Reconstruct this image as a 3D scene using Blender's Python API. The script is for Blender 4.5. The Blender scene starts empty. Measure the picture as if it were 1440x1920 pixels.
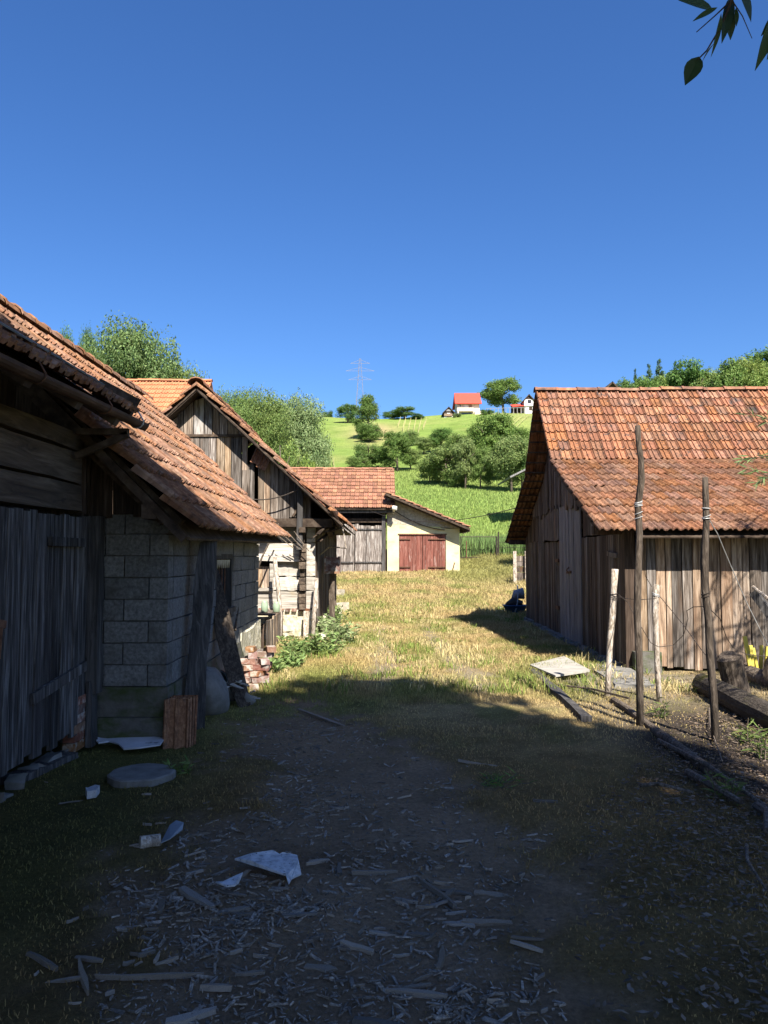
import bpy, math, random
import numpy as np
from mathutils import Vector, Matrix, noise as mnoise
random.seed(7); rng = np.random.default_rng(7)
sc = bpy.context.scene
COL = sc.collection

# ------------------------------------------------------------------ camera
EYE = 1.6
PITCH = math.atan(85/1440)
cam = bpy.data.cameras.new('camera'); cam.lens = 27.0; cam.sensor_width = 36.0; cam.clip_end = 3000
cam.clip_start = 0.05
camo = bpy.data.objects.new('camera', cam); COL.objects.link(camo)
camo.location = (0, 0, EYE); camo.rotation_euler = (math.pi/2 + PITCH, 0, 0)
sc.camera = camo
# ------------------------------------------------------------------ sky, sun, exposure
SUN_EL, SUN_AZ = math.radians(46), math.radians(162)
w = bpy.data.worlds.new('World'); sc.world = w; w.use_nodes = True
nt = w.node_tree; bg = nt.nodes['Background']
sky = nt.nodes.new('ShaderNodeTexSky'); sky.sky_type = 'NISHITA'; sky.sun_disc = False
sky.sun_elevation = SUN_EL; sky.sun_rotation = SUN_AZ
sky.air_density = 1.0; sky.dust_density = 0.9; sky.ozone_density = 8.0
hs = nt.nodes.new('ShaderNodeHueSaturation'); hs.inputs['Saturation'].default_value = 1.14; hs.inputs['Hue'].default_value = 0.507
nt.links.new(sky.outputs[0], hs.inputs['Color']); nt.links.new(hs.outputs[0], bg.inputs[0])
bg.inputs[1].default_value = 0.068
sun = bpy.data.lights.new('sun', 'SUN'); sun.energy = 5.0; sun.angle = math.radians(0.55); sun.color = (1.0, 0.93, 0.82)
suno = bpy.data.objects.new('sun', sun); COL.objects.link(suno)
SD = Vector((math.sin(SUN_AZ)*math.cos(SUN_EL), math.cos(SUN_AZ)*math.cos(SUN_EL), math.sin(SUN_EL)))
suno.rotation_euler = (-SD).to_track_quat('-Z', 'Y').to_euler(); suno.location = (5, -10, 30)
sc.view_settings.view_transform = 'Standard'; sc.view_settings.look = 'None'
sc.view_settings.exposure = 1.45; sc.view_settings.gamma = 1.0
sc.render.engine = 'CYCLES'; sc.cycles.max_bounces = 6; sc.cycles.diffuse_bounces = 4; sc.cycles.use_denoising = True

# ------------------------------------------------------------------ helpers
_c, _s = math.cos(PITCH), math.sin(PITCH)
def ray(px, py):
    a = (px-720)/1440; b = (960-py)/1440
    return (a, _c-b*_s, b*_c+_s)
def gp(px, py, z=0.0):
    r = ray(px, py); t = (z-EYE)/r[2]
    return Vector((r[0]*t, r[1]*t, z))
def at(px, py, Y):
    r = ray(px, py); t = Y/r[1]
    return Vector((r[0]*t, Y, EYE+r[2]*t))
U = random.uniform

def vnoise(p, s=1.0): return mnoise.noise(Vector(p)*s)

ORG = {}
def org(o): return ORG.get(o.name, Vector((0, 0, 0))) if o else Vector((0, 0, 0))
def tag(o, label=None, cat=None, group=None, kind=None):
    if label: o['label'] = label
    if cat: o['category'] = cat
    if group: o['group'] = group
    if kind: o['kind'] = kind
    return o
def thing(name, loc, label, cat, group=None):
    o = bpy.data.objects.new(name, None); COL.objects.link(o); o.location = loc; o.empty_display_size = .2
    ORG[o.name] = Vector(loc)
    return tag(o, label, cat, group)
def link(o, parent, wloc=None):
    COL.objects.link(o)
    if parent: o.parent = parent
    wl = Vector(wloc) if wloc is not None else org(parent)
    o.location = wl - org(parent)
    ORG[o.name] = wl
    return o
def obj(name, vf, mat, parent=None, wloc=None, smooth=False):
    """vf = (verts, faces) in world coordinates; the object's origin is its parent's or wloc"""
    v, f = vf
    O = Vector(wloc) if wloc is not None else org(parent)
    me = bpy.data.meshes.new(name)
    me.from_pydata([tuple(Vector(p)-O) for p in v], [], f)
    if smooth: me.shade_smooth()
    me.materials.append(mat); me.update()
    return link(bpy.data.objects.new(name, me), parent, O)
def solo(name, vf, mat, label, cat, group=None, smooth=False):
    c = sum((Vector(p) for p in vf[0]), Vector())/len(vf[0]); c.z = min(p[2] for p in vf[0])
    return tag(obj(name, vf, mat, None, c, smooth), label, cat, group)
def inst(name, me, parent, M4):
    o = bpy.data.objects.new(name, me); COL.objects.link(o)
    if parent: o.parent = parent
    m = M4.copy(); m.translation = m.translation - org(parent)
    o.matrix_basis = m
    ORG[o.name] = M4.translation.copy()
    return o
def npmesh(name, V, F, mat, attr=None, parent=None, wloc=None, smooth=False):
    """numpy mesh: V (n,3), F (m,k); attr per-vertex colours"""
    O = np.array(wloc if wloc is not None else org(parent), dtype=float)
    V = np.asarray(V, dtype=np.float32) - O.astype(np.float32)
    me = bpy.data.meshes.new(name); n, k = F.shape
    me.vertices.add(len(V)); me.vertices.foreach_set('co', V.ravel())
    me.loops.add(n*k); me.loops.foreach_set('vertex_index', F.astype(np.int32).ravel())
    me.polygons.add(n); me.polygons.foreach_set('loop_start', np.arange(n, dtype=np.int32)*k)
    me.polygons.foreach_set('loop_total', np.full(n, k, dtype=np.int32))
    if attr is not None:
        a = me.color_attributes.new('tint', 'FLOAT_COLOR', 'POINT')
        c = np.ones((len(V), 4), dtype=np.float32); c[:, :3] = attr; a.data.foreach_set('color', c.ravel())
    me.update(calc_edges=True)
    me.polygons.foreach_set('use_smooth', np.full(n, smooth, dtype=bool))
    me.materials.append(mat)
    return link(bpy.data.objects.new(name, me), parent, O)
def merge(lst):
    V, F = [], []
    for v, f in lst:
        b = len(V); V += list(v); F += [tuple(i+b for i in q) for q in f]
    return V, F

BOXF = [(0,3,2,1),(4,5,6,7),(0,1,5,4),(1,2,6,5),(2,3,7,6),(3,0,4,7)]
def box(x0, y0, z0, x1, y1, z1):
    return [(x0,y0,z0),(x1,y0,z0),(x1,y1,z0),(x0,y1,z0),(x0,y0,z1),(x1,y0,z1),(x1,y1,z1),(x0,y1,z1)], BOXF
def beam(p0, p1, wd, h, up=(0,0,1), jit=0.0, seg=1, taper=1.0):
    """prism from p0 to p1, wd across, h along up, seg sections with jitter"""
    p0, p1 = Vector(p0), Vector(p1); d = (p1-p0).normalized(); up = Vector(up)
    sd = d.cross(up)
    if sd.length < 1e-4: sd = d.cross(Vector((1,0,0)))
    sd.normalize(); up = sd.cross(d).normalized()
    V, F = [], []
    for k in range(seg+1):
        t = k/seg; c = p0.lerp(p1, t); s = 1+(taper-1)*t
        for a, b in ((-1,-1),(1,-1),(1,1),(-1,1)):
            V.append(c + sd*(a*wd/2*s + U(-jit, jit)) + up*(b*h/2*s + U(-jit, jit)))
    F.append((0,1,2,3))
    for k in range(seg):
        o = 4*k
        for i in range(4):
            j = (i+1) % 4
            F.append((o+j, o+i, o+4+i, o+4+j))
    o = 4*seg; F.append((o+3,o+2,o+1,o))
    return V, F
def tube(pts, rad, n=8, jit=0.0, cap=True):
    pts = [Vector(p) for p in pts]
    if not isinstance(rad, (list, tuple)): rad = [rad]*len(pts)
    V, F = [], []; prev = None
    for i, p in enumerate(pts):
        d = (pts[min(i+1, len(pts)-1)] - pts[max(i-1, 0)]).normalized()
        a = d.cross(Vector((0,0,1))) if prev is None else prev - d*prev.dot(d)
        if a.length < 1e-3: a = d.cross(Vector((1,0,0)))
        a.normalize(); prev = a; b = d.cross(a)
        for k in range(n):
            th = 2*math.pi*k/n; r = rad[i]*(1+U(-jit, jit))
            V.append(p + a*(math.cos(th)*r) + b*(math.sin(th)*r))
    for i in range(len(pts)-1):
        for k in range(n):
            k2 = (k+1) % n
            F.append((i*n+k, i*n+k2, (i+1)*n+k2, (i+1)*n+k))
    if cap:
        F.append(tuple(range(n-1, -1, -1))); o = (len(pts)-1)*n; F.append(tuple(range(o, o+n)))
    return V, F
def bez(p0, p1, sag, n=10, side=(0,0,-1)):
    p0, p1 = Vector(p0), Vector(p1); s = Vector(side)
    return [p0.lerp(p1, i/n) + s*(sag*4*(i/n)*(1-i/n)) for i in range(n+1)]
def prism(poly, ext):
    """closed polygon (world points) extruded by vector ext"""
    n = len(poly); e = Vector(ext)
    V = [Vector(p) for p in poly] + [Vector(p)+e for p in poly]
    F = [tuple(range(n-1, -1, -1)), tuple(range(n, 2*n))] + [(i, (i+1) % n, n+(i+1) % n, n+i) for i in range(n)]
    return V, F

# ------------------------------------------------------------------ materials
def M(name, cols, sc3=(4,4,4), det=7, rough=.9, bump=.3, rnd=.2, spots=(), dist=0.0, bdist=.02, hue=0.0, sat=0.0, tint=False, objcol=False, trans=0.0, spec=.25, metal=0.0, contrast=None, fine=None, rnoise=.62):
    m = bpy.data.materials.new(name); m.use_nodes = True; t = m.node_tree; N = t.nodes; Lk = t.links
    b = N['Principled BSDF']; b.inputs['Roughness'].default_value = rough; b.inputs['Metallic'].default_value = metal
    b.inputs['Specular IOR Level'].default_value = spec
    tc = N.new('ShaderNodeTexCoord'); oi = N.new('ShaderNodeObjectInfo'); ge = N.new('ShaderNodeNewGeometry')
    ad = N.new('ShaderNodeMath'); ad.operation = 'ADD'; Lk.new(oi.outputs['Random'], ad.inputs[0]); Lk.new(ge.outputs['Random Per Island'], ad.inputs[1])
    fr = N.new('ShaderNodeMath'); fr.operation = 'FRACT'; Lk.new(ad.outputs[0], fr.inputs[0]); R = fr.outputs[0]
    off = N.new('ShaderNodeVectorMath'); off.operation = 'MULTIPLY_ADD'
    cmb = N.new('ShaderNodeCombineXYZ')
    for i in range(3): Lk.new(R, cmb.inputs[i])
    off.inputs[1].default_value = (13.7, 17.3, 9.1); Lk.new(cmb.outputs[0], off.inputs[0]); Lk.new(tc.outputs['Object'], off.inputs[2])
    def noise(s3, detail, dd=0.0, ro=rnoise):
        mp = N.new('ShaderNodeMapping'); mp.inputs['Scale'].default_value = s3; Lk.new(off.outputs[0], mp.inputs[0])
        n = N.new('ShaderNodeTexNoise'); n.inputs['Scale'].default_value = 1.0; n.inputs['Detail'].default_value = detail
        n.inputs['Roughness'].default_value = ro; n.inputs['Distortion'].default_value = dd; Lk.new(mp.outputs[0], n.inputs['Vector'])
        return n.outputs['Fac']
    nf = noise(sc3, det, dist)
    cr = N.new('ShaderNodeValToRGB'); Lk.new(nf, cr.inputs[0]); e = cr.color_ramp.elements
    lo, hi = contrast or (.3, .7)
    while len(e) < len(cols): e.new(.5)
    for i, c in enumerate(cols):
        e[i].position = lo+(hi-lo)*i/max(1, len(cols)-1); e[i].color = (*c, 1)
    col = cr.outputs[0]
    def mix(fac, a, bcol, mode='MIX'):
        mx = N.new('ShaderNodeMix'); mx.data_type = 'RGBA'; mx.blend_type = mode
        if isinstance(fac, float): mx.inputs[0].default_value = fac
        else: Lk.new(fac, mx.inputs[0])
        Lk.new(a, mx.inputs[6])
        if isinstance(bcol, tuple): mx.inputs[7].default_value = (*bcol, 1)
        else: Lk.new(bcol, mx.inputs[7])
        return mx.outputs[2]
    if tint:
        at_ = N.new('ShaderNodeAttribute'); at_.attribute_name = 'tint'
        col = mix(1.0, col, at_.outputs['Color'], 'MULTIPLY')
    if objcol: col = mix(1.0, col, oi.outputs['Color'], 'MULTIPLY')
    for (scol, s3, l, h) in spots:
        if not isinstance(s3, tuple): s3 = (s3,)*3
        mr = N.new('ShaderNodeMapRange'); mr.inputs[1].default_value = l; mr.inputs[2].default_value = h; mr.clamp = True
        Lk.new(noise(s3, 4), mr.inputs[0]); col = mix(mr.outputs[0], col, scol)
    if rnd or hue or sat:
        hsv = N.new('ShaderNodeHueSaturation'); Lk.new(col, hsv.inputs['Color'])
        for key, amt, base in (('Value', rnd, 1), ('Hue', hue, .5), ('Saturation', sat, 1)):
            if not amt: continue
            mr = N.new('ShaderNodeMapRange'); mr.inputs[3].default_value = base-amt; mr.inputs[4].default_value = base+amt
            if key == 'Value': Lk.new(R, mr.inputs[0])
            else:
                mm = N.new('ShaderNodeMath'); mm.operation = 'MULTIPLY'; mm.inputs[1].default_value = 7.31 if key == 'Hue' else 3.77; Lk.new(R, mm.inputs[0])
                f2 = N.new('ShaderNodeMath'); f2.operation = 'FRACT'; Lk.new(mm.outputs[0], f2.inputs[0]); Lk.new(f2.outputs[0], mr.inputs[0])
            Lk.new(mr.outputs[0], hsv.inputs[key])
        col = hsv.outputs[0]
    Lk.new(col, b.inputs['Base Color'])
    if bump:
        bm = N.new('ShaderNodeBump'); bm.inputs['Strength'].default_value = bump; bm.inputs['Distance'].default_value = bdist
        h = nf if fine is None else noise(fine, 8)
        Lk.new(h, bm.inputs['Height']); Lk.new(bm.outputs[0], b.inputs['Normal'])
    if trans:
        tr = N.new('ShaderNodeBsdfTranslucent'); Lk.new(col, tr.inputs[0])
        ms = N.new('ShaderNodeMixShader'); ms.inputs[0].default_value = trans
        Lk.new(b.outputs[0], ms.inputs[1]); Lk.new(tr.outputs[0], ms.inputs[2])
        Lk.new(ms.outputs[0], N['Material Output'].inputs[0])
    return m

V_ = (26, 26, 1.6)     # grain along z
mt = {}
mt['plank_grey'] = M('weathered_grey_planks', [(.026,.02,.016),(.105,.085,.07),(.235,.205,.18)], V_, rough=.9, bump=.8, contrast=(.34,.66), rnd=.32, sat=.25, dist=.6, spots=[((.16,.085,.04),(3,3,.5),.55,.75)])
mt['plank_brown'] = M('brown_planks', [(.06,.043,.031),(.21,.152,.107),(.41,.328,.25)], V_, bump=.9, contrast=(.34,.66), rnd=.32, hue=.006, sat=.2, dist=.6, spots=[((.05,.034,.024),(7,7,.6),.56,.74),((.16,.092,.055),(3,3,.45),.55,.8),((.09,.07,.05),(14,14,9),.68,.74)])
mt['plank_dark'] = M('dark_brown_planks', [(.016,.011,.008),(.055,.036,.025),(.125,.09,.07)], V_, bump=.6, rnd=.35, sat=.2, dist=.6)
mt['plank_bluegrey'] = M('blue_grey_door_planks', [(.015,.014,.014),(.06,.056,.055),(.17,.165,.165)], V_, bump=.9, contrast=(.34,.66), rnd=.4, dist=.8, spots=[((.035,.03,.03),(3,3,.8),.55,.75)])
mt['plank_pale'] = M('pale_grey_planks', [(.06,.056,.056),(.18,.172,.172),(.3,.29,.29)], V_, bump=.5, rnd=.15, dist=.5)
mt['plank_worn'] = M('worn_flaking_planks', [(.05,.04,.032),(.15,.125,.11),(.36,.33,.3)], (16,16,1.1), bump=.6, rnd=.15, dist=1.5, contrast=(.35,.62), spots=[((.3,.29,.28),(6,6,1),.6,.72)])
mt['red_paint'] = M('faded_red_paint', [(.095,.035,.027),(.165,.058,.043),(.24,.12,.095)], (16,16,1.5), bump=.4, rnd=.2, dist=.6, spots=[((.3,.2,.17),(9,9,1.6),.6,.7),((.09,.05,.045),(5,5,.8),.62,.8)])
mt['log_x'] = M('bleached_hewn_logs', [(.16,.14,.115),(.35,.32,.28),(.5,.47,.42)], (1.5,22,16), bump=.7, rnd=.15, dist=.8, spots=[((.3,.24,.15),(1.5,4,4),.58,.75),((.12,.1,.08),(2,18,12),.66,.76)])
mt['log_y'] = M('dark_hewn_wall_beams', [(.03,.023,.017),(.085,.063,.046),(.16,.125,.095)], (22,1.4,16), bump=.7, rnd=.25, dist=.8, spots=[((.04,.03,.024),(9,2,9),.62,.72)])
mt['timber'] = M('old_roof_timber', [(.018,.012,.009),(.055,.038,.027),(.105,.08,.06)], (9,9,9), bump=.4, rnd=.3)
mt['slab_wood'] = M('grey_slab_wood', [(.016,.015,.015),(.052,.049,.048),(.12,.113,.108)], (24,24,1.2), bump=.7, rnd=.2, dist=.9)
mt['bark'] = M('bark', [(.05,.038,.028),(.14,.11,.085),(.27,.23,.19)], (40,40,7), bump=1.0, rnd=.2, dist=.8, bdist=.03)
mt['bark_pale'] = M('pale_peeled_stake', [(.1,.08,.06),(.3,.25,.2),(.5,.45,.39)], (30,30,9), bump=.8, rnd=.15, dist=1.2, contrast=(.34,.62))
mt['bark_mossy'] = M('mossy_log_bark', [(.026,.021,.017),(.065,.053,.042),(.13,.11,.09)], (40,9,40), bump=1.0, rnd=.2, dist=.8, bdist=.03, spots=[((.09,.085,.02),(3,3,3),.52,.66)])
mt['bark_dark'] = M('dark_stake', [(.02,.015,.011),(.065,.05,.038),(.15,.12,.095)], (34,34,6), bump=.9, rnd=.15, dist=.8)
tile_spots = [((.055,.043,.038),(2.6,2.6,2.6),.54,.68),((.32,.25,.15),(16,16,16),.66,.74)]
mt['tile'] = M('clay_tiles', [(.125,.058,.035),(.215,.098,.055),(.325,.165,.098)], (7,7,7), bump=.25, rnd=.27, hue=.006, sat=.12, rough=.85, spots=tile_spots)
mt['tile_old'] = M('weathered_clay_tiles', [(.092,.045,.028),(.185,.088,.05),(.3,.17,.102)], (9,9,9), bump=.3, rnd=.25, hue=.005, sat=.15, rough=.9, spots=[((.05,.04,.036),(3,3,3),.58,.76),((.32,.26,.18),(20,20,20),.68,.76)])
mt['tile_left'] = M('mossy_weathered_tiles', [(.085,.047,.031),(.195,.1,.06),(.33,.198,.125)], (6,6,6), bump=.3, rnd=.28, hue=.005, sat=.15, rough=.85, spots=[((.04,.036,.03),(3,3,3),.55,.76),((.33,.25,.15),(18,18,18),.68,.76)])
mt['tile_orange'] = M('new_orange_tiles', [(.36,.125,.06),(.43,.165,.082),(.48,.2,.105)], (5,5,5), bump=.15, rnd=.12)
mt['tile_far'] = M('reddish_tiles', [(.15,.073,.045),(.265,.125,.074),(.345,.188,.122)], (5,5,5), bump=.25, rnd=.3, hue=.008, spots=[((.16,.1,.085),(1.6,1.6,1.6),.55,.75)])
mt['roof_red'] = M('red_sheet_roof', [(.46,.06,.04),(.52,.075,.05)], (2,2,2), bump=.1, rnd=.05, rough=.5)
mt['block'] = M('concrete_block', [(.085,.086,.084),(.15,.152,.15),(.225,.226,.222)], (34,34,34), bump=.5, rnd=.17, bdist=.012, spots=[((.07,.066,.055),(2.2,2.2,3),.5,.8),((.26,.255,.24),(5,5,5),.66,.74)])
mt['mortar'] = M('mortar', [(.06,.06,.058),(.12,.118,.114)], (20,20,20), bump=.6, rnd=.0)
mt['plinth'] = M('mossy_concrete', [(.085,.08,.07),(.14,.135,.12)], (12,12,12), bump=.8, rnd=.0, spots=[((.05,.065,.02),(2.5,2.5,5),.45,.62)])
mt['plaster_y'] = M('yellow_plaster', [(.46,.40,.22),(.56,.5,.29),(.62,.57,.38)], (1.3,1.3,1.3), bump=.15, rnd=.0, spots=[((.33,.29,.2),(1.3,1.3,2.6),.54,.7)])
mt['plaster_raw'] = M('flaking_plaster', [(.2,.18,.15),(.36,.32,.25),(.47,.43,.35)], (9,9,9), bump=.8, rnd=.0, bdist=.04)
mt['whitewash'] = M('whitewashed_stone', [(.3,.27,.18),(.5,.46,.34),(.6,.57,.48)], (7,7,7), bump=.9, rnd=.05, bdist=.05, spots=[((.2,.17,.12),(3,3,6),.6,.72)])
mt['white_wall'] = M('white_render', [(.62,.6,.56),(.74,.72,.69)], (2,2,2), bump=.05, rnd=.03)
mt['cream_wall'] = M('cream_render', [(.6,.5,.4),(.7,.61,.5)], (2,2,2), bump=.05, rnd=.03)
mt['glass'] = M('window_glass', [(.015,.018,.02),(.03,.035,.04)], (2,2,2), bump=0, rough=.08, rnd=0, spec=.6)
mt['iron'] = M('rusty_iron', [(.05,.03,.022),(.13,.065,.04),(.2,.1,.06)], (16,16,16), bump=.3, rnd=.2, rough=.75, metal=.2)
mt['gutter'] = M('rusty_gutter', [(.02,.013,.011),(.06,.035,.027),(.11,.072,.056)], (8,3,8), bump=.3, rnd=0, rough=.7, metal=.25)
mt['tin'] = M('bluish_zinc_sheet', [(.11,.13,.15),(.2,.23,.26),(.28,.31,.34)], (5,2,5), bump=.15, rnd=.1, rough=.6, metal=.3)
mt['wire'] = M('wire', [(.03,.025,.022),(.07,.055,.045)], (9,9,9), bump=0, rnd=.1, rough=.7, metal=.3)
mt['wire_pale'] = M('galvanised_wire', [(.4,.4,.4),(.55,.55,.54)], (9,9,9), bump=0, rnd=.1, rough=.5, metal=.4)
mt['white_sheet'] = M('dirty_white_panel', [(.4,.42,.45),(.6,.62,.66)], (4,4,4), bump=.1, rnd=.0, spots=[((.12,.12,.11),(7,7,7),.62,.72)])
mt['slate_piece'] = M('speckled_fibre_cement', [(.2,.21,.22),(.44,.45,.47),(.55,.56,.58)], (30,30,30), bump=.3, rnd=.05, spots=[((.1,.1,.1),(40,40,40),.62,.68)])
mt['concrete'] = M('concrete', [(.13,.125,.115),(.23,.22,.2)], (9,9,9), bump=.4, rnd=.1, spots=[((.12,.12,.1),(3,3,3),.55,.7)])
mt['slab_pale'] = M('pale_slab', [(.27,.255,.225),(.38,.36,.32)], (5,5,5), bump=.2, rnd=.1, spots=[((.24,.23,.2),(3,8,3),.56,.7)])
mt['brick'] = M('old_brick', [(.12,.06,.042),(.2,.1,.065),(.3,.2,.15)], (14,14,14), bump=.5, rnd=.3, hue=.02, sat=.3, spots=[((.36,.33,.29),(8,8,8),.5,.62)])
mt['blue'] = M('blue_plastic', [(.025,.09,.24),(.04,.12,.3)], (4,4,4), bump=.05, rnd=.05, rough=.45)
mt['black'] = M('black_plastic', [(.012,.012,.014),(.03,.03,.03)], (6,6,6), bump=.1, rnd=.1, rough=.6)
mt['strap'] = M('pale_straps', [(.3,.27,.22),(.5,.47,.4)], (9,9,9), bump=.3, rnd=.2)
mt['yellow'] = M('yellow_paint', [(.45,.37,.06),(.56,.47,.1)], (20,20,3), bump=.3, rnd=.12, spots=[((.3,.24,.1),(9,9,3),.6,.72)])
mt['chip'] = M('grey_wood_chips', [(.09,.072,.055),(.2,.168,.135),(.35,.31,.265)], (60,60,60), bump=.4, rnd=.5, sat=.3, dist=.5)
mt['litter'] = M('dead_leaf_litter', [(.045,.032,.024),(.12,.088,.062),(.21,.165,.125)], (6,6,6), bump=0, rnd=.5, sat=.3)
mt['jar'] = M('greenish_jar_glass', [(.2,.27,.18),(.3,.37,.27)], (6,6,6), bump=0, rnd=0, rough=.08, spec=.6)
mt['leaf'] = M('tree_leaves', [(.085,.13,.042),(.15,.205,.07),(.22,.275,.11)], (7,7,7), det=3, bump=0, rnd=.32, hue=.018, rough=.6, objcol=True, trans=.4, contrast=(.36,.66))
mt['leaf_dark'] = M('branch_leaves', [(.03,.06,.018),(.05,.085,.025)], (9,9,9), bump=0, rnd=.3, rough=.5, trans=.15)
mt['trunk'] = M('tree_trunk', [(.07,.055,.04),(.16,.13,.1)], (8,8,2), bump=.6, rnd=.2)
mt['needle'] = M('conifer_needles', [(.025,.05,.022),(.045,.08,.036),(.075,.115,.05)], (7,7,7), bump=0, rnd=.35, rough=.7, objcol=True)
mt['blade'] = M('grass_blades', [(.85,.85,.85),(1.1,1.1,1.1)], (3,3,3), bump=0, rnd=.3, hue=.01, rough=.8, tint=True, trans=.25)
mt['soil'] = M('yard_soil', [(.62,.62,.62),(1.0,1.0,1.0),(1.4,1.4,1.4)], (34,34,34), det=9, bump=1.0, bdist=.03, rnd=0, tint=True, rough=1.0, spec=.1, fine=(55,55,55), rnoise=.75)
mt['meadow'] = M('meadow', [(.75,.8,.7),(1,1,1),(1.25,1.2,1.1)], (.35,.35,.35), det=9, bump=1.0, bdist=.5, rnd=0, tint=True, rough=1.0, spec=.05, fine=(1.6,1.6,1.6), rnoise=.7)
mt['vine_stake'] = M('vine_stakes', [(.26,.25,.1),(.34,.32,.15)], (3,3,3), bump=0, rnd=.2)
mt['steel_far'] = M('galvanised_lattice', [(.17,.17,.2),(.2,.2,.23)], (1,1,1), bump=0, rnd=0, rough=.8)

# ------------------------------------------------------------------ terrain
YK = [-80, 20, 30, 38, 42, 50, 85, 120, 160, 195, 215, 300, 900]
ZK = [0, 0, .35, .82, 1.4, 2.7, 9.3, 17.8, 28.8, 37.9, 38.3, 24, 5]
def h0(Y): return np.interp(Y, YK, ZK)
def height(X, Y):
    X = np.asarray(X, float); Y = np.asarray(Y, float)
    z = sum(h0(Y+d) for d in (-3, -1.5, 0, 1.5, 3))/5
    far = np.clip((Y-60)/100, 0, 1)
    z = z + far*.03*X*np.clip(1.3-np.abs(X)/150, .0, 1)
    z = z + far*(.45*np.sin(X*.07+1)*np.cos(Y*.05) + .35*np.sin(X*.16+Y*.09))
    return z
def hz(x, y): return float(height(x, y))

def fbm(X, Y, s, seed=0, octv=4):
    """numpy value noise"""
    r = np.zeros_like(X, dtype=float); a = 1.0; tot = 0
    for o in range(octv):
        x = X*s*2**o+seed*17.1; y = Y*s*2**o+seed*5.3
        xi = np.floor(x).astype(np.int64); yi = np.floor(y).astype(np.int64); fx = x-xi; fy = y-yi
        fx = fx*fx*(3-2*fx); fy = fy*fy*(3-2*fy)
        def hsh(i, j):
            n = (i*374761393 + j*668265263 + (seed+o)*1442695) & 0x7fffffff
            n = ((n ^ (n >> 13))*1274126177) & 0x7fffffff
            return ((n ^ (n >> 16)) & 0xffff)/65535.0
        v = (hsh(xi,yi)*(1-fx)+hsh(xi+1,yi)*fx)*(1-fy)+(hsh(xi,yi+1)*(1-fx)+hsh(xi+1,yi+1)*fx)*fy
        r += v*a; tot += a; a *= .5
    return r/tot
def sstep(a, b, x):
    t = np.clip((x-a)/(b-a), 0, 1); return t*t*(3-2*t)

def soil_mask(X, Y):
    """1 where the earth is bare and strewn with chips"""
    cx = np.interp(Y, [0, 2.7, 4.2, 5.8, 7.4, 9], [-.25, -.25, -.1, -.25, -.75, -.9]); wd = np.interp(Y, [0, 2.7, 4.2, 5.8, 7.4, 8.6, 9.3], [.8, .8, .95, .7, .5, .25, 0])
    n = fbm(X, Y, 2.2, 3); n2 = fbm(X, Y, 9, 4)
    return sstep(.32, -.25, np.abs(X-cx)-wd+(n-.5)*1.1+(n2-.5)*.7)*(Y < 9.6)*.95
def track_mask(X, Y):
    a = np.exp(-((X-np.interp(Y, [8, 11, 20], [1.25, 1.15, .8]))/.22)**2)*sstep(8, 10, Y)*sstep(26, 14, Y)
    b = np.exp(-((X-np.interp(Y, [8, 11, 20], [.05, 0, -.1]))/.22)**2)*sstep(9, 10.5, Y)*sstep(27, 15, Y)
    c = sstep(.6, .74, fbm(X, Y, 1.1, 77))*.75*sstep(7, 10, Y)*sstep(34, 24, Y)*sstep(3, 2, np.abs(X-.6))
    d = sstep(1.9, 2.5, X+(fbm(X,Y,2,78)-.5)*1.4)*sstep(11.2, 10.4, Y)*sstep(6, 7.5, Y)*.85
    return np.clip((a+b*1.0)*(.55+fbm(X, Y, 1.5, 9))+c+d*(.5+fbm(X, Y, 2.5, 79)), 0, 1)
def green_mask(X, Y):
    n = fbm(X, Y, .55, 5); m = np.maximum(sstep(.48, .7, n)*.85, sstep(.5, .75, fbm(X, Y, 2.1, 6))*.6)*(1-.75*near_turf(X, Y))
    m = np.maximum(m, sstep(-.5, -1.9, X+ (n-.5)*1.6)*sstep(10.5, 8.5, Y))       # mossy side by the left wall
    m = np.maximum(m, np.exp(-((X+.9)/.55)**2-((Y-10.4)/1.3)**2))
    m = np.maximum(m, np.exp(-((X-.85)/.45)**2-((Y-13.4)/1.6)**2)*.9)
    m = np.maximum(m, sstep(27, 36, Y)*sstep(2.2, 3.2, X)*.75)
    return m
def near_turf(X, Y): return sstep(8.6, 5.0, Y)  # nearer turf: brown with decay, mossy where green
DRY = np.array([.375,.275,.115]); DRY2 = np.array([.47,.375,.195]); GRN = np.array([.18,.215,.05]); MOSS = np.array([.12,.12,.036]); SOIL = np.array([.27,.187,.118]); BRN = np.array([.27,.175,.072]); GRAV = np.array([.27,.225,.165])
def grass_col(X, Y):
    n = fbm(X, Y, .8, 11)[:, None]; g = green_mask(X, Y)[:, None]; sh = near_turf(X, Y)[:, None]
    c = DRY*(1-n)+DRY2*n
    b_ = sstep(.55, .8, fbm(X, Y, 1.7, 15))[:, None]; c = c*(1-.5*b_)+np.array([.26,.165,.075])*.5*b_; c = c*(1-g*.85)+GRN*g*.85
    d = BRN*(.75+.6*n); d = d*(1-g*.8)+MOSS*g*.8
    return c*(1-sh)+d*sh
def bumpz(X, Y): return (fbm(X, Y, 1.3, 21)-.5)*.06 + (fbm(X, Y, 6, 22)-.5)*.025 - .02*soil_mask(X, Y)
def ground_z(X, Y): return height(X, Y)+bumpz(np.asarray(X, float), np.asarray(Y, float))
def gz(x, y): return float(ground_z(np.array([x]), np.array([y]))[0])
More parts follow.
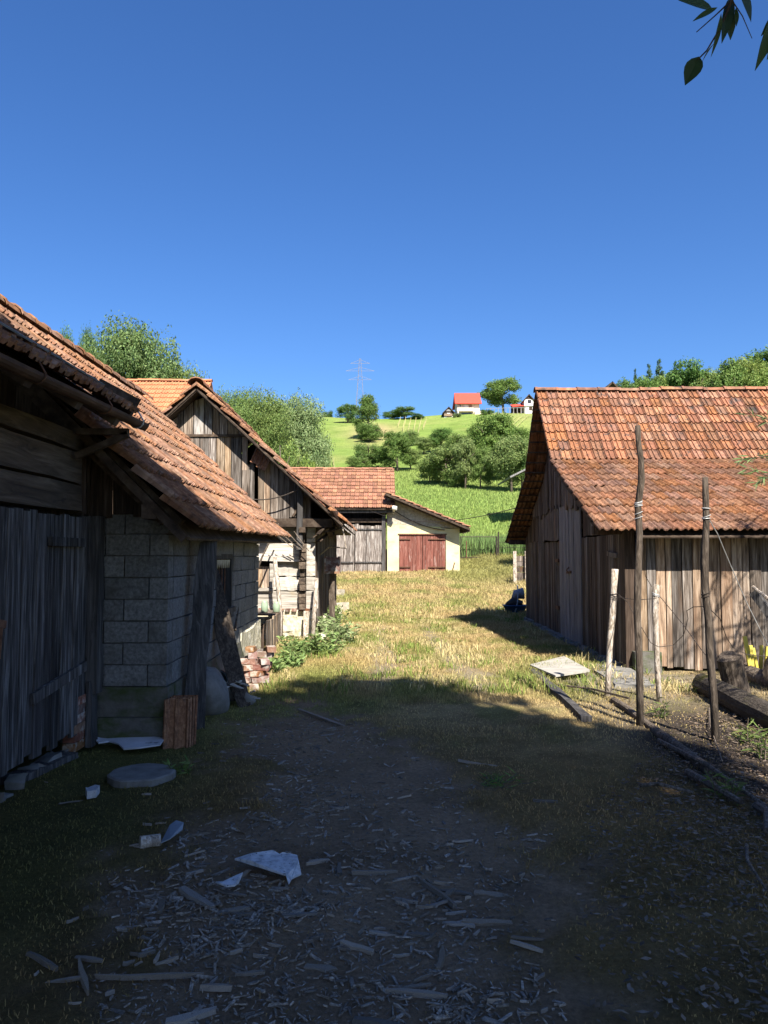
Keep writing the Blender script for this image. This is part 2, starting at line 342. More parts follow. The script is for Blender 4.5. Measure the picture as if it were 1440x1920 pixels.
# near yard: fine sheet
ys = np.concatenate([np.arange(-12, 1, .5), np.arange(1, 12, .07), np.arange(12, 24, .14), np.arange(24, 43.01, .35)])
xs = np.concatenate([np.arange(-12, -4, .5), np.arange(-4, 5, .07), np.arange(5, 12.01, .35)])
GX, GY = np.meshgrid(xs, ys); X = GX.ravel(); Y = GY.ravel()
Z = ground_z(X, Y)
s = soil_mask(X, Y)[:, None]; tr = track_mask(X, Y)[:, None]
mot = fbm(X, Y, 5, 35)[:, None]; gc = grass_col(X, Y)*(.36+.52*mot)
sn = fbm(X, Y, 3, 31)[:, None]
gc = gc*(1-s)+(SOIL*(.55+.8*sn))*s
gc = gc*(1-.75*np.clip(tr, 0, 1))+GRAV*.9*.75*np.clip(tr, 0, 1)
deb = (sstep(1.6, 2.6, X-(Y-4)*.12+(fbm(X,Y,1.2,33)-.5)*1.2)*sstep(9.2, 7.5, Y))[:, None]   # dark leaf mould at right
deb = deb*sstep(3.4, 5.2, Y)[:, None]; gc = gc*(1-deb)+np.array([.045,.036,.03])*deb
bare = (np.exp(-((X-3.1)/.9)**2-((Y-10.2)/.8)**2))[:, None]
gc = gc*(1-.8*bare)+np.array([.24,.21,.18])*.8*bare
nx, ny = len(xs), len(ys)
idx = np.arange(nx*ny).reshape(ny, nx)
F = np.stack([idx[:-1,:-1], idx[:-1,1:], idx[1:,1:], idx[1:,:-1]], -1).reshape(-1, 4)
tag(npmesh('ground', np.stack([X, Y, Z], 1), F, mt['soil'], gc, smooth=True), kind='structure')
# hillside and everything out to the horizon
ys2 = np.concatenate([np.arange(-80, -12, 8), np.arange(-12, 42, 3), np.arange(42, 240, 1.5), np.arange(240, 900, 12)])
xs2 = np.concatenate([np.arange(-500, -90, 12), np.arange(-90, 120, 1.5), np.arange(120, 500, 12)])
GX, GY = np.meshgrid(xs2, ys2); X = GX.ravel(); Y = GY.ravel()
Z = height(X, Y); Z = np.where((np.abs(X) < 12) & (Y < 43) & (Y > -12), Z-.15, Z)
n1 = fbm(X, Y, .05, 41)[:, None]; n2 = fbm(X, Y, .25, 42)[:, None]; n3 = fbm(X, Y, .09, 43)[:, None]
MG = np.array([.16,.235,.055]); MY = np.array([.22,.26,.08]); MD = np.array([.10,.16,.03])
mc = MG*(1-sstep(.45,.75,n1))+MY*sstep(.45,.75,n1); mc = mc*(1-.5*sstep(.55,.8,n2))+MD*.5*sstep(.55,.8,n2)
mc = mc*(1-.28*sstep(.5,.72,n3))+np.array([.27,.25,.1])*.28*sstep(.5,.72,n3)
dryp = np.exp(-((X+2)/4)**2-((Y-150)/16)**2)[:, None]
mc = mc*(1-dryp)+np.array([.33,.26,.14])*dryp
rt = sstep(20, 34, X)[:, None]*sstep(90, 130, Y)[:, None]
mc = mc*(1-.6*rt)+np.array([.25,.27,.1])*.6*rt
nx, ny = len(xs2), len(ys2); idx = np.arange(nx*ny).reshape(ny, nx)
F = np.stack([idx[:-1,:-1], idx[:-1,1:], idx[1:,1:], idx[1:,:-1]], -1).reshape(-1, 4)
tag(npmesh('hillside', np.stack([X, Y, Z], 1), F, mt['meadow'], mc, smooth=True), kind='structure')

# ------------------------------------------------------------------ roof tiles
def tile_mesh(name, mat, prof, th=.022, lift=.03, over=1.18):
    """unit tile: x -.5...5 across, y 0..over up the slope, z out; two end sections, lip at the lower end"""
    n = len(prof); V = []
    for (x, z) in prof: V.append((x, 0, z+lift))
    for (x, z) in prof: V.append((x, over, z))
    for (x, z) in prof: V.append((x, 0.0, z+lift-th))
    F = [(i, i+1, n+i+1, n+i) for i in range(n-1)] + [(2*n+i, 2*n+i+1, i+1, i) for i in range(n-1)]
    V.append((-.5, over, -th)); V.append((.5, over, -th))
    F += [(2*n, 0, n, 3*n), (n-1, 3*n-1, 3*n+1, 2*n-1)]
    me = bpy.data.meshes.new(name); me.from_pydata(V, [], F); me.materials.append(mat); me.update()
    return me
P_MARS = [(-.5,.02),(-.44,.042),(-.36,.04),(-.3,.006),(-.08,.004),(-.04,.026),(.05,.026),(.1,.004),(.36,.006),(.44,.03),(.5,.02)]
P_WAVE = [(-.5,.006),(-.38,.034),(-.25,.04),(-.12,.012),(0,.004),(.12,.012),(.25,.036),(.38,.03),(.5,.006)]
P_FLAT = [(-.5,.004),(-.46,.012),(0,.014),(.46,.012),(.5,.004)]
ME = {}
def tmesh(key, mat, prof, **k):
    if key not in ME: ME[key] = tile_mesh(key, mat, prof, **k)
    return ME[key]
def tile_field(out, me, o, across, up, ncol, nrow, tw, L, jit=.006, skip=(), shift=0.0):
    ac = Vector(across).normalized(); u = Vector(up).normalized(); n = ac.cross(u)
    if n.z < 0: ac = -ac; n = -n; o = Vector(o)-ac*(ncol*tw)
    for j in range(nrow):
        for i in range(ncol):
            if (i, j) in skip: continue
            p = Vector(o)+ac*((i+.5)*tw+U(-jit, jit)*.6)+u*(j*L+U(-jit, jit)*1.5)+n*(U(-jit, jit)*.6+.02)
            a = U(-.022, .022)
            if random.random() < .025: p = p-u*(L*U(.06,.2)); a = U(-.09, .09)
            c, s_ = math.cos(a), math.sin(a)
            X_ = (ac*c+u*s_)*tw*1.01; Y_ = (u*c-ac*s_)*L; tl = U(-.012, .012)
            Y_ = (Y_.normalized()+n*tl).normalized()*L
            m = Matrix(((X_.x,Y_.x,n.x,p.x),(X_.y,Y_.y,n.y,p.y),(X_.z,Y_.z,n.z,p.z),(0,0,0,1)))
            out.append((m, me))
def put_tiles(parent, out, limit=290, name='roof_tile', keyf=None):
    campos = Vector((0, 0, EYE))
    def vis(e):
        p = e[0].translation; 
        inside = abs(p.x) < .53*p.y and p.y > 1
        return ((p-campos).length + (0 if inside else 1000)) if keyf is None else keyf(p)
    out.sort(key=vis)
    for m, me in out[:limit]: inst(name, me, parent, m)
    rest = out[limit:]
    by = {}
    for m, me in rest: by.setdefault(me.name, []).append(m)
    for k, ms in by.items():
        me = bpy.data.meshes[k]; v = np.array([tuple(q.co)+(1,) for q in me.vertices]); fs = [tuple(p.vertices) for p in me.polygons]
        VV = []; FF = []; b = 0
        A = np.array([np.array(m) for m in ms])
        W = np.einsum('nij,vj->nvi', A, v)[:, :, :3]
        f4 = np.array([f for f in fs if len(f) == 4])
        F = (f4[None]+np.arange(len(ms))[:, None, None]*len(v)).reshape(-1, 4)
        o = npmesh('roof_tile_field', W.reshape(-1, 3), F, me.materials[0], parent=parent); o['kind'] = 'stuff'
def ridge_tiles(parent, p0, p1, n, r, mat, name='ridge_tile', h=.6):
    p0, p1 = Vector(p0), Vector(p1); d = (p1-p0).normalized(); sd = d.cross(Vector((0,0,1))).normalized(); L = (p1-p0).length/n
    V, F = [], []; k = 6
    for e, (y, sc_) in enumerate(((0, 1.1), (.12*L, 1.1), (.12*L, 1.0), (L*1.04, .95))):
        for i in range(k+1):
            a = math.pi*i/k
            V.append(sd*(math.cos(a)*r*sc_)+Vector((0,0,1))*(math.sin(a)*r*h*sc_)+d*y)
    for e in range(3):
        for i in range(k): F.append((e*7+i, e*7+i+1, (e+1)*7+i+1, (e+1)*7+i))
    b = len(V); V += [v*.985+Vector((0,0,-.018)) for v in V[:7]]
    for i in range(k): F.append((i, b+i, b+i+1, i+1))
    me = bpy.data.meshes.new(name); me.from_pydata(V, [], F); me.materials.append(mat)
    for i in range(n):
        m = Matrix.Rotation(U(-.015,.015), 4, 'X') @ Matrix.Rotation(U(-.02,.02), 4, 'Z'); m.translation = p0.lerp(p1, i/n)+Vector((0,0,U(-.012,.012)))
        inst(name, me, parent, m)

def plank_vf(d, nrm, base, t0, t1, zb0, zb1, zt0, zt1, th, off, lean=0.0, seg=3):
    """board in the plane (d, z) at base, between t0 and t1 along d"""
    V, F = [], []; d = Vector(d); nrm = Vector(nrm); base = Vector(base)
    for k in range(seg+1):
        f = k/seg; j0 = U(-.004, .004); j1 = U(-.004, .004); jo = U(-.003, .003)
        a = t0+j0; b = t1+j1; za = zb0+(zt0-zb0)*f; zb_ = zb1+(zt1-zb1)*f
        o = nrm*(off+jo+lean*f)
        for (t, z, e) in ((a, za, 0), (b, zb_, 0), (b, zb_, th), (a, za, th)):
            V.append(base+d*t+Vector((0,0,z))+o+nrm*e)
    F.append((0,1,2,3)); o = 4*seg; F.append((o+3,o+2,o+1,o))
    for k in range(seg):
        o = 4*k
        for i in range(4): j = (i+1) % 4; F.append((o+j, o+i, o+4+i, o+4+j))
    return V, F
def planks(parent, A, B, zb, zt, mat, nrm, w=.18, th=.024, gap=.006, off=0.0, name='plank', jb=.02, jt=.01, wv=.25, jo=.006, skip=None, brk=None):
    A = Vector((*A, 0)); B = Vector((*B, 0)); L = (B-A).length; d = (B-A).normalized()
    fb = zb if callable(zb) else (lambda t: zb); ft = zt if callable(zt) else (lambda t: zt)
    t = 0.0; i = 0; R = []
    while t < L-.03:
        ww = w*U(1-wv, 1+wv); t1 = min(L, t+ww)
        if L-t1 < w*.35: t1 = L
        if not (skip and skip(t, t1)):
            b = U(-jb, jb); tp = U(-jt, jt)
            ta, tb = t+gap/2, t1-gap/2
            ms = random.choice(mat) if isinstance(mat, list) else mat
            R.append(obj(name, plank_vf(d, nrm, A, ta, tb, fb(ta)+b, fb(tb)+b, ft(ta)+tp, ft(tb)+tp, th, off+U(-jo, jo), seg=3), ms, parent))
        t = t1; i += 1
    return R
def sheet(p0, p1, p2, p3, th):
    """quad slab: four corners, thickness th downwards along its normal"""
    p = [Vector(q) for q in (p0, p1, p2, p3)]; n = (p[1]-p[0]).cross(p[3]-p[0]).normalized()
    if n.z < 0: n = -n
    return [q for q in p]+[q-n*th for q in p], [(0,1,2,3),(7,6,5,4),(0,4,5,1),(1,5,6,2),(2,6,7,3),(3,7,4,0)]

def door_part(parent, label=None):
    d = bpy.data.objects.new('door', None); COL.objects.link(d); d.parent = parent; d.empty_display_size = .1; ORG[d.name] = org(parent)
    if label: d['label'] = label
    return d
# ================================================================== RIGHT BARN
RA = Vector((3.46, 10.95, 0)); rv = Vector((1, -.024, 0)).normalized(); dv = Vector((.024, 1, 0)).normalized(); UP = Vector((0,0,1))
def RB(a, s, z=0): return RA+rv*a+dv*s+UP*z
APX = 4.43
def rz(s):
    q = min(s, 2*APX-s)
    return 1.93+(q+.45)*.4116 if q < 3.0 else 3.35+(q-3.0)*1.098
rb = thing('timber_barn', RB(3, 4.4), 'dark weathered plank barn with red tiled roof flaring at the eaves, behind the stakes', 'barn')
LEN = 6.6
T = []
me_m = tmesh('roof_tile', mt['tile'], P_MARS); me_w = tmesh('weathered_roof_tile', mt['tile_old'], P_WAVE, lift=.035)
for side in (0, 1):
    f = (lambda s: s) if side == 0 else (lambda s: 2*APX-s)
    e0 = RB(-.5, f(-.45), 1.93); br = RB(-.5, f(3.0), 3.35); ap = RB(-.5, f(APX), rz(APX))
    ncol = 35; tw = (LEN+.4)/ncol
    up1 = br-e0; up2 = ap-br
    tile_field(T, me_w, e0, rv, up1, ncol, 11, tw, up1.length/11, jit=.008)
    tile_field(T, me_m, br-up2.normalized()*.04+UP*.03, rv, up2, ncol, 8, tw, up2.length/8)
    # battens and boards under the tiles
    for u_, o_, n_ in ((up1, e0, 11), (up2, br, 8)):
        for k in range(n_):
            q = o_+u_*((k+.6)/n_)-UP*.02
            obj('batten', beam(q, q+rv*(LEN+.9), .04, .03), mt['timber'], rb)
    for o_, u_ in ((e0, up1), (br, up2)):
        a0 = o_+rv*.56-UP*.05; a1 = o_+rv*(LEN+.9)-UP*.05
        obj('roof_boards', sheet(a0, a1, a1+u_, a0+u_, .02), mt['timber'], rb)
put_tiles(rb, T, 300)
ridge_tiles(rb, RB(-.52, APX, rz(APX)+.03), RB(LEN+.4, APX, rz(APX)+.03), 18, .13, mt['tile'])
PD, PG, PB, PP = mt['plank_dark'], mt['plank_grey'], mt['plank_brown'], mt['plank_pale']
def wallP(s0, s1, zb, zt, mat, off=0, w=.13, **k):
    A = RB(0, s0); B = RB(0, s1)
    g = (lambda fn: (lambda t: fn(s0+t))) 
    return planks(rb, (A.x, A.y), (B.x, B.y), g(zb) if callable(zb) else zb, g(zt) if callable(zt) else zt, mat, -rv, w=w, off=off, **k)
def rdoor(name, s0, s1, zb, zt, mat, off, label, bat=(.25, .8)):
    A = RB(-off-.03, s0+.05); B = RB(-off-.03, s1-.05)
    d = door_part(rb, label)
    for q in bat: obj('ledge', beam(A+UP*(zb+(zt-zb)*q)+rv*.055, B+UP*(zb+(zt-zb)*q)+rv*.055, .03, .1), PD, d)
    a = RB(0, s0); b = RB(0, s1)
    planks(d, (a.x, a.y), (b.x, b.y), zb, zt, mat, -rv, w=.13, off=off, jb=.03)
    return d
wallP(.08, 2.58, .05, 1.94, [PD, PD, PG], w=.13, jb=.03, off=.02)
dp = rdoor('door', 2.62, 4.42, .03, 2.68, PP, .03, 'tall pale grey plank door')
hd = merge([beam(RB(-.07, 3.35, 1.33), RB(-.07, 3.7, 1.31), .03, .04), tube([RB(-.07,3.5,1.3), RB(-.12,3.5,1.36), RB(-.07,3.5,1.42)], .012, 6)])
obj('latch', hd, mt['iron'], dp)
dd = rdoor('door', 4.5, 6.3, .05, 1.92, [PD, PG], .0, 'low dark plank door')
obj('hinge', merge([box(*(RB(-.07, 4.55, .55)), *(RB(-.05, 4.62, .62)+Vector((.03,.2,0)))), box(*(RB(-.07, 4.55, 1.5)), *(RB(-.05, 4.62, 1.57)+Vector((.03,.2,0))))]), mt['iron'], dd)
wallP(6.34, 8.88, .04, 1.98, [PD, PG, PG], w=.14)
wallP(4.46, 6.3, 1.95, 2.66, PG, off=.05, w=.2, jb=.04)
wallP(6.3, 8.88, 1.97, lambda s: rz(s)-.07, [PG, PD], off=.01)
wallP(.0, 2.6, 1.97, lambda s: min(2.75, rz(s)-.07), [PD, PD, PG], off=-.01)
wallP(1.55, 7.3, lambda s: 2.55+.06*math.sin(s*1.7), lambda s: rz(s)-.07, [PG, PG, PD], off=.07, w=.13, jb=.06)
obj('corner_post', beam(RB(.02, .02, .05), RB(.02, .02, 2.0), .14, .14, up=dv), PD, rb)
obj('rafter', beam(RB(-.42, .0, 2.08), RB(-.42, 3.0, 3.27), .08, .1), mt['timber'], rb)
obj('wall_plate', beam(RB(-.45, .13, 1.99), RB(LEN, .13, 1.99), .12, .12), PD, rb)
obj('wall_plate', beam(RB(-.45, 8.86, 1.99), RB(LEN, 8.86, 1.99), .12, .12), PD, rb)
# long front wall, boards of many browns
fr = planks(rb, tuple(RB(.16, 0).xy), tuple(RB(LEN, 0).xy), .05, 2.05, [PB, PB, PB, PG], -dv, w=.13, wv=.35, th=.028, jb=.035, gap=.01, jo=.012)
ih = planks(rb, tuple(RB(LEN, 0).xy), tuple(RB(LEN, 8.8).xy), .05, 2.0, PG, rv, w=.4)
obj('back_wall', merge([sheet(RB(0, 8.84, 2.0), RB(LEN, 8.84, 2.0), RB(LEN, 8.84, 0), RB(0, 8.84, 0), .03)]), PG, rb)
obj('end_gable', prism([RB(LEN, 0, 2.0), RB(LEN, 2*APX, 2.0), RB(LEN, 2*APX-3, 3.25), RB(LEN, APX, 4.8), RB(LEN, 3, 3.25)], rv*.03), PG, rb)
obj('footing', merge([beam(RB(-.02+k*.0, .3+k*.62, .02), RB(-.02, .3+k*.62+U(.3,.55), .02), U(.14,.22), .1, jit=.02, seg=2) for k in range(14)] ), mt['concrete'], rb)
obj('corner_pier', merge([beam(RB(.03,-.09,-.05), RB(.4,-.09,-.05), .2, .66, jit=.01)]), mt['plinth'], rb)
obj('brace_bar', beam(RB(-.06,.3,1.62), RB(-.06,.8,1.66), .03, .07), PG, rb)

# ================================================================== BLOCK-WALLED BARN (left, tiled roof)
lv = Vector((-.012, 1, 0)).normalized()
lb = thing('block_barn', (-3.9, 9.4, 0), 'low concrete block barn with a long weathered tile roof sloping down to the yard', 'barn')
e0 = Vector((-1.55, 6.3, 1.81)); ac = Vector((-.08, 6.6, .09)); upv = Vector((-2.42, 0, 2.33))
T = []
me_l = tmesh('mossy_roof_tile', mt['tile_left'], P_MARS, lift=.045, th=.03)
tile_field(T, me_l, e0, ac, upv, 33, 10, ac.length/33, upv.length/10, jit=.009)
put_tiles(lb, T, 300, keyf=lambda p: (p-Vector((0,0,EYE))).length+(0 if abs(p.x) < .5*p.y+.15 else 99))
rg0 = e0+upv; rg1 = rg0+ac
ridge_tiles(lb, rg0+Vector((0,-.05,.02)), rg1+UP*.02, 19, .15, mt['tile_left'], h=.75)
dk = lambda q: q+Vector((.0, 0, -.05))
obj('roof_boards', sheet(dk(e0+Vector((-.06,.1,.0))), dk(e0+ac+Vector((-.06,-.1,0))), dk(rg1+Vector((0,-.1,0))), dk(rg0+Vector((0,.1,0))), .025), mt['timber'], lb)
obj('far_slope', sheet(rg0-UP*.02, rg1-UP*.02, rg1+Vector((-2.4,0,-2.33)), rg0+Vector((-2.4,0,-2.33)), .06), mt['tile_left'], lb)
for k in range(9):
    q = e0+ac*((k+.25)/9.2)
    obj('rafter', beam(q+upv*.07-UP*.1, q+upv-UP*.1, .09, .1), mt['timber'], lb)
obj('verge_board', beam(e0+Vector((-.1,.06,-.06)), rg0+Vector((0,.06,-.06)), .03, .07), mt['timber'], lb)
obj('verge_rafter', beam(e0+Vector((-.3,.2,.1)), rg0+Vector((-.1,.2,-.13)), .08, .1), mt['timber'], lb)
WX, WY = -1.89, 6.76
def WXY(y): return WX-(y-WY)*.012
BL, BH = .39, .19
WZ0 = .48
def blocks_gable():
    me = 0
    for r in range(8):
        z0 = WZ0+r*BH; z1 = min(z0+BH-.011, 1.98)
        x = WX; first = True
        x1 = WX-.004
        wdt = [.185, BL] if r % 2 == 0 else [BL, .385]
        k = 0
        while x1 > -2.85:
            ww = (.16 if (r % 2 == 0 and k == 0) else BL-.011); o = U(-.007, .007)
            V, F = beam((x1-ww, WY+.08, (z0+z1)/2), (x1, WY+.08, (z0+z1)/2), .16+o, z1-z0, jit=.003)
            obj('block', (V, F), mt['block'], lb)
            x1 -= ww+.012; k += 1
WIN = (8.75, 9.8, .92, 1.64)
def blocks_side():
    for r in range(8):
        z0 = WZ0+r*BH; z1 = min(z0+BH-.011, 1.98)
        y = WY+.165+(.0 if r % 2 else .2)
        if r % 2 == 0: obj('block', beam((WX-.08, WY+.165, (z0+z1)/2), (WX-.08, WY+.353, (z0+z1)/2), .16, z1-z0, jit=.003), mt['block'], lb)
        while y < 11.98:
            ya, yb = y, min(y+BL-.011, 12.0); y += BL
            segs = [(ya, yb)]
            if z1 > WIN[2]+.02 and z0 < WIN[3]-.02:
                segs = [(ya, min(yb, WIN[0]))] if ya < WIN[0] else []
                if yb > WIN[1]: segs.append((max(ya, WIN[1]), yb))
                segs = [s for s in segs if s[1]-s[0] > .03]
            for a, b in segs:
                o = U(-.007, .007)
                obj('block', beam((WXY(a)-.08+o, a, (z0+z1)/2), (WXY(b)-.08+o, b, (z0+z1)/2), .16, z1-z0, jit=.003), mt['block'], lb)
blocks_gable(); blocks_side()
obj('mortar', merge([box(-2.9, WY+.03, WZ0, WX-.03, WY+.15, 1.96),
    beam((WXY(WY)-.085, WY+.02, 1.2), (WXY(WIN[0])-.085, WIN[0]-.004, 1.2), .11, 1.5), beam((WXY(WIN[1])-.085, WIN[1]+.004, 1.2), (WXY(12)-.085, 11.99, 1.2), .11, 1.5),
    beam((WXY(WIN[0])-.085, WIN[0], .68), (WXY(WIN[1])-.085, WIN[1], .68), .11, .46), beam((WXY(WIN[0])-.085, WIN[0], 1.8), (WXY(WIN[1])-.085, WIN[1], 1.8), .11, .3)]), mt['mortar'], lb)
obj('plinth', merge([box(-2.9, WY-.015, .22, WX+.012, WY+.2, WZ0-.006), box(-2.9, WY-.05, -.1, WX+.03, WY+.2, .217),
    beam((WXY(WY)-.085, WY+.21, .3), (WXY(12)-.085, 12.0, .3), .2, .35), beam((WXY(WY)-.085, WY+.21, .02), (WXY(12)-.085, 12.0, .02), .25, .2)]), mt['plinth'], lb)
obj('whitewashed_patch', beam((WXY(10.5)+.012, 10.4, .32), (WXY(12)+.012, 12.02, .36), .03, .5, jit=.03, seg=4), mt['whitewash'], lb)
wn = obj('window', merge([beam((WXY(WIN[0])-.05, WIN[0]+.04, WIN[2]+.01), (WXY(WIN[0])-.05, WIN[0]+.04, WIN[3]-.03), .1, .07, up=(0,1,0)), beam((WXY(WIN[1])-.05, WIN[1]-.04, WIN[2]+.01), (WXY(WIN[1])-.05, WIN[1]-.04, WIN[3]-.03), .1, .07, up=(0,1,0)),
    beam((WXY(WIN[0])-.05, WIN[0], WIN[3]-.03), (WXY(WIN[1])-.05, WIN[1], WIN[3]-.03), .1, .06), beam((WXY(WIN[0])-.03, WIN[0], WIN[2]+.03), (WXY(WIN[1])-.03, WIN[1], WIN[2]+.03), .16, .06)]), mt['slab_wood'], lb)
for k in range(2):
    ya = WIN[0]+.09+k*.44
    obj('pane', box(WXY(9.3)-.095, ya, WIN[2]+.08, WXY(9.3)-.088, ya+.42, WIN[3]-.08), mt['glass'], wn)
for k in range(5): obj('bar', tube([(WXY(9.3)-.06, WIN[0]+.15+k*.17, WIN[2]+.05), (WXY(9.3)-.06, WIN[0]+.15+k*.17, WIN[3]-.05)], .009, 6), mt['iron'], wn)
obj('pelmet', merge([prism([(WXY(9.3)-.02, WIN[0]+.08+k*.11, WIN[3]-.07), (WXY(9.3)-.02, WIN[0]+.19+k*.11, WIN[3]-.07), (WXY(9.3)-.02, WIN[0]+.135+k*.11, WIN[3]-.17)], (-.012,0,0)) for k in range(8)]), mt['whitewash'], wn)
# boarded gable above the blocks
planks(lb, (-3.4, 6.74), (-1.86, 6.74), 1.96, lambda t: max(1.98, 1.81+(3.4-t-1.55)*.963-.06), PD, Vector((0,-1,0)), w=.16, gap=.006)
obj('wall_plate', beam((-1.95, 6.35, 1.98), (-2.05, 12.4, 1.98), .12, .12), mt['timber'], lb)
obj('far_wall', box(-5.9, 11.9, 0, -2.05, 11.98, 2.0), mt['plank_dark'], lb)
obj('hidden_wall', box(-6.0, 6.8, 0, -5.9, 11.98, 1.95), mt['mortar'], lb)

# ================================================================== LOG SHED nearest on the left
ls = thing('log_shed', (-3.3, 4.6, 0), 'near shed of dark hewn beams with a tall plank door and a rusty gutter', 'shed')
DX = -2.53
for k, (z0, z1) in enumerate(((1.97,2.2),(2.21,2.47),(2.48,2.62))):
    obj('wall_beam', beam((DX-.1, 2.2, (z0+z1)/2), (DX-.1, 6.42, (z0+z1)/2+.0), .2, z1-z0-.012, jit=.012, seg=7), mt['log_y'], ls)
dr = door_part(ls)
obj('ledge', beam((DX+.045, 5.5, .60), (DX+.045, 6.45, .70), .03, .08), mt['plank_bluegrey'], dr); obj('ledge', beam((DX+.045, 5.72, 1.72), (DX+.045, 6.35, 1.72), .04, .07), mt['plank_bluegrey'], dr)
planks(dr, (DX, 4.95), (DX, 6.5), lambda t: .2-.02*t, lambda t: 1.93, mt['plank_bluegrey'], Vector((1,0,0)), w=.125, th=.028, jb=.03, jt=.012, gap=.007, jo=.006)
planks(ls, (DX-.02, 2.0), (DX-.02, 4.86), .1, 1.95, mt['plank_bluegrey'], Vector((1,0,0)), w=.17)
obj('door_post', beam((DX-.02, 4.9, .05), (DX-.02, 4.9, 2.0), .14, .1, up=(0,1,0), jit=.008, seg=4), mt['slab_wood'], ls)
obj('latch', merge([beam((DX+.05, 4.86, 1.2), (DX+.05, 5.06, 1.16), .02, .05), tube([(DX+.06,4.97,.95),(DX+.07,4.97,1.15)], .012, 6)]), mt['iron'], ls)
obj('door_post', beam((DX+.03, 6.6, .45), (DX+.01, 6.62, 1.95), .16, .13, up=(0,1,0), jit=.012, seg=6), mt['slab_wood'], ls)
obj('patch_board', beam((DX+.08, 6.56, .02), (DX+.05, 6.58, .56), .05, .16, up=(0,1,0), jit=.01, seg=3, taper=.8), mt['slab_wood'], ls)
for k in range(6): obj('brick', box(DX-.06+U(-.01,.01), 6.3+U(-.02,.02), .03+k*.072, DX+.04+U(-.01,.01), 6.52, .098+k*.072), mt['brick'], ls)
for k in range(7): obj('sill_stone', merge([beam((DX-.06+U(-.03,.03), 4.6+k*.27, .0), (DX-.06+U(-.03,.03), 4.7+k*.27+U(0,.1), .0), .12, U(.06,.14), jit=.03, seg=2)]), mt['concrete'], ls)
planks(ls, (-2.9, 6.5), (-2.52, 6.5), 1.95, 2.75, PD, Vector((0,-1,0)), w=.15)
T = []
fe = Vector((-2.03, 1.8, 2.66)); fac = Vector((-.02, 4.44, .08)); fup = Vector((-2.6, 0, 1.68))
tile_field(T, me_l, fe, fac, fup, 20, 9, fac.length/20, fup.length/9, jit=.01)
put_tiles(ls, T, 110)
obj('roof_boards', sheet(fe-UP*.03, fe+fac-UP*.03, fe+fac+fup-UP*.03, fe+fup-UP*.03, .03), mt['timber'], ls)
obj('hidden_slope', sheet(fe+fup, fe+fac+fup, fe+fac+fup+Vector((-2.4,0,-1.6)), fe+fup+Vector((-2.4,0,-1.6)), .05), mt['tile_left'], ls)
for k in range(6):
    q = fe+fac*((k+.5)/6.1); obj('rafter', beam(q+Vector((.02,0,-.09)), q+fup-UP*.09, .08, .1), mt['timber'], ls)
obj('fascia_end', beam((-2.38, 6.29, 3.0), (-2.06, 6.29, 2.83), .06, .17), mt['timber'], ls)
obj('flashing_strip', beam((-2.33, 4.3, 3.02), (-2.29, 6.12, 3.01), .09, .012, up=(.5,0,.8)), mt['tin'], ls)
g = []; n = 8
gp0, gp1 = Vector((-2.0, 1.6, 2.58)), Vector((-2.03, 6.42, 2.72))
Vg = []; Fg = []
SEG = 12
for k in range(SEG+1):
    c_ = gp0.lerp(gp1, k/SEG)
    for rr in (.052, .047):
        for i in range(n+1):
            a_ = math.pi+math.pi*i/n; Vg.append(c_+Vector((math.cos(a_)*rr, 0, math.sin(a_)*rr*(1+.05*math.sin(k*2.1)))))
for k in range(SEG):
    o = k*2*(n+1); o2 = o+2*(n+1)
    for i in range(n):
        Fg.append((o+i, o+i+1, o2+i+1, o2+i)); Fg.append((o+n+1+i+1, o+n+1+i, o2+n+1+i, o2+n+1+i+1))
    Fg += [(o, o2, o2+n+1, o+n+1), (o+n, o+2*n+1, o2+2*n+1, o2+n)]
gt = obj('gutter', (Vg, Fg), mt['gutter'], ls)
for y_ in (3.2, 4.4, 5.5, 6.25):
    c_ = gp0.lerp(gp1, (y_-1.6)/4.82)
    obj('gutter_strap', tube([c_+Vector((math.cos(math.pi+math.pi*i/6)*.057, 0, math.sin(math.pi+math.pi*i/6)*.057)) for i in range(7)]+[c_+Vector((.0,.0,.1))], .007, 5), mt['wire_pale'] if y_ > 6 else mt['iron'], gt)
obj('bracket', merge([beam((-2.5, 6.2, 2.42), (-2.08, 6.2, 2.6), .05, .05), beam((-2.5, 6.2, 2.62), (-2.08, 6.2, 2.62), .05, .05)]), mt['timber'], ls)
obj('end_gable', box(-4.4, 6.2, 1.9, -2.6, 6.23, 2.6), mt['plank_dark'], ls)
obj('back_wall', box(-4.5, 2.0, 0, -4.4, 6.3, 3.0), mt['plank_dark'], ls)
obj('front_wall', box(-4.45, 2.0, 0, -2.62, 2.05, 2.6), mt['plank_dark'], ls)

# ================================================================== MIDDLE LOG BARN (gable to the camera)
mb = thing('log_barn', (-3.4, 17.5, 0), 'two storey barn with boarded gable, hole under the verge and pale hewn logs below', 'barn')
MA = Vector((-3.61, 14.58, 4.90)); MYL = 6.68
sl = .935; EX = -.80
T = []
me_mb = tmesh('old_roof_tile', mt['tile_old'], P_MARS, lift=.04)
er = Vector((EX, 14.58, MA.z-(EX-MA.x)*sl)); upr = MA-er
tile_field(T, me_mb, er, (0,1,0), upr, 30, 11, MYL/30, upr.length/11, jit=.012, skip={(0,6),(0,7)})
el = Vector((2*MA.x-EX, 14.58, er.z)); upl = MA-el
tile_field(T, me_mb, el, (0,1,0), upl, 30, 11, MYL/30, upl.length/11, jit=.012)
put_tiles(mb, T, 90)
ridge_tiles(mb, MA+UP*.03+Vector((0,-.04,0)), MA+Vector((0,MYL,.03)), 16, .15, mt['tile_old'], h=.8)
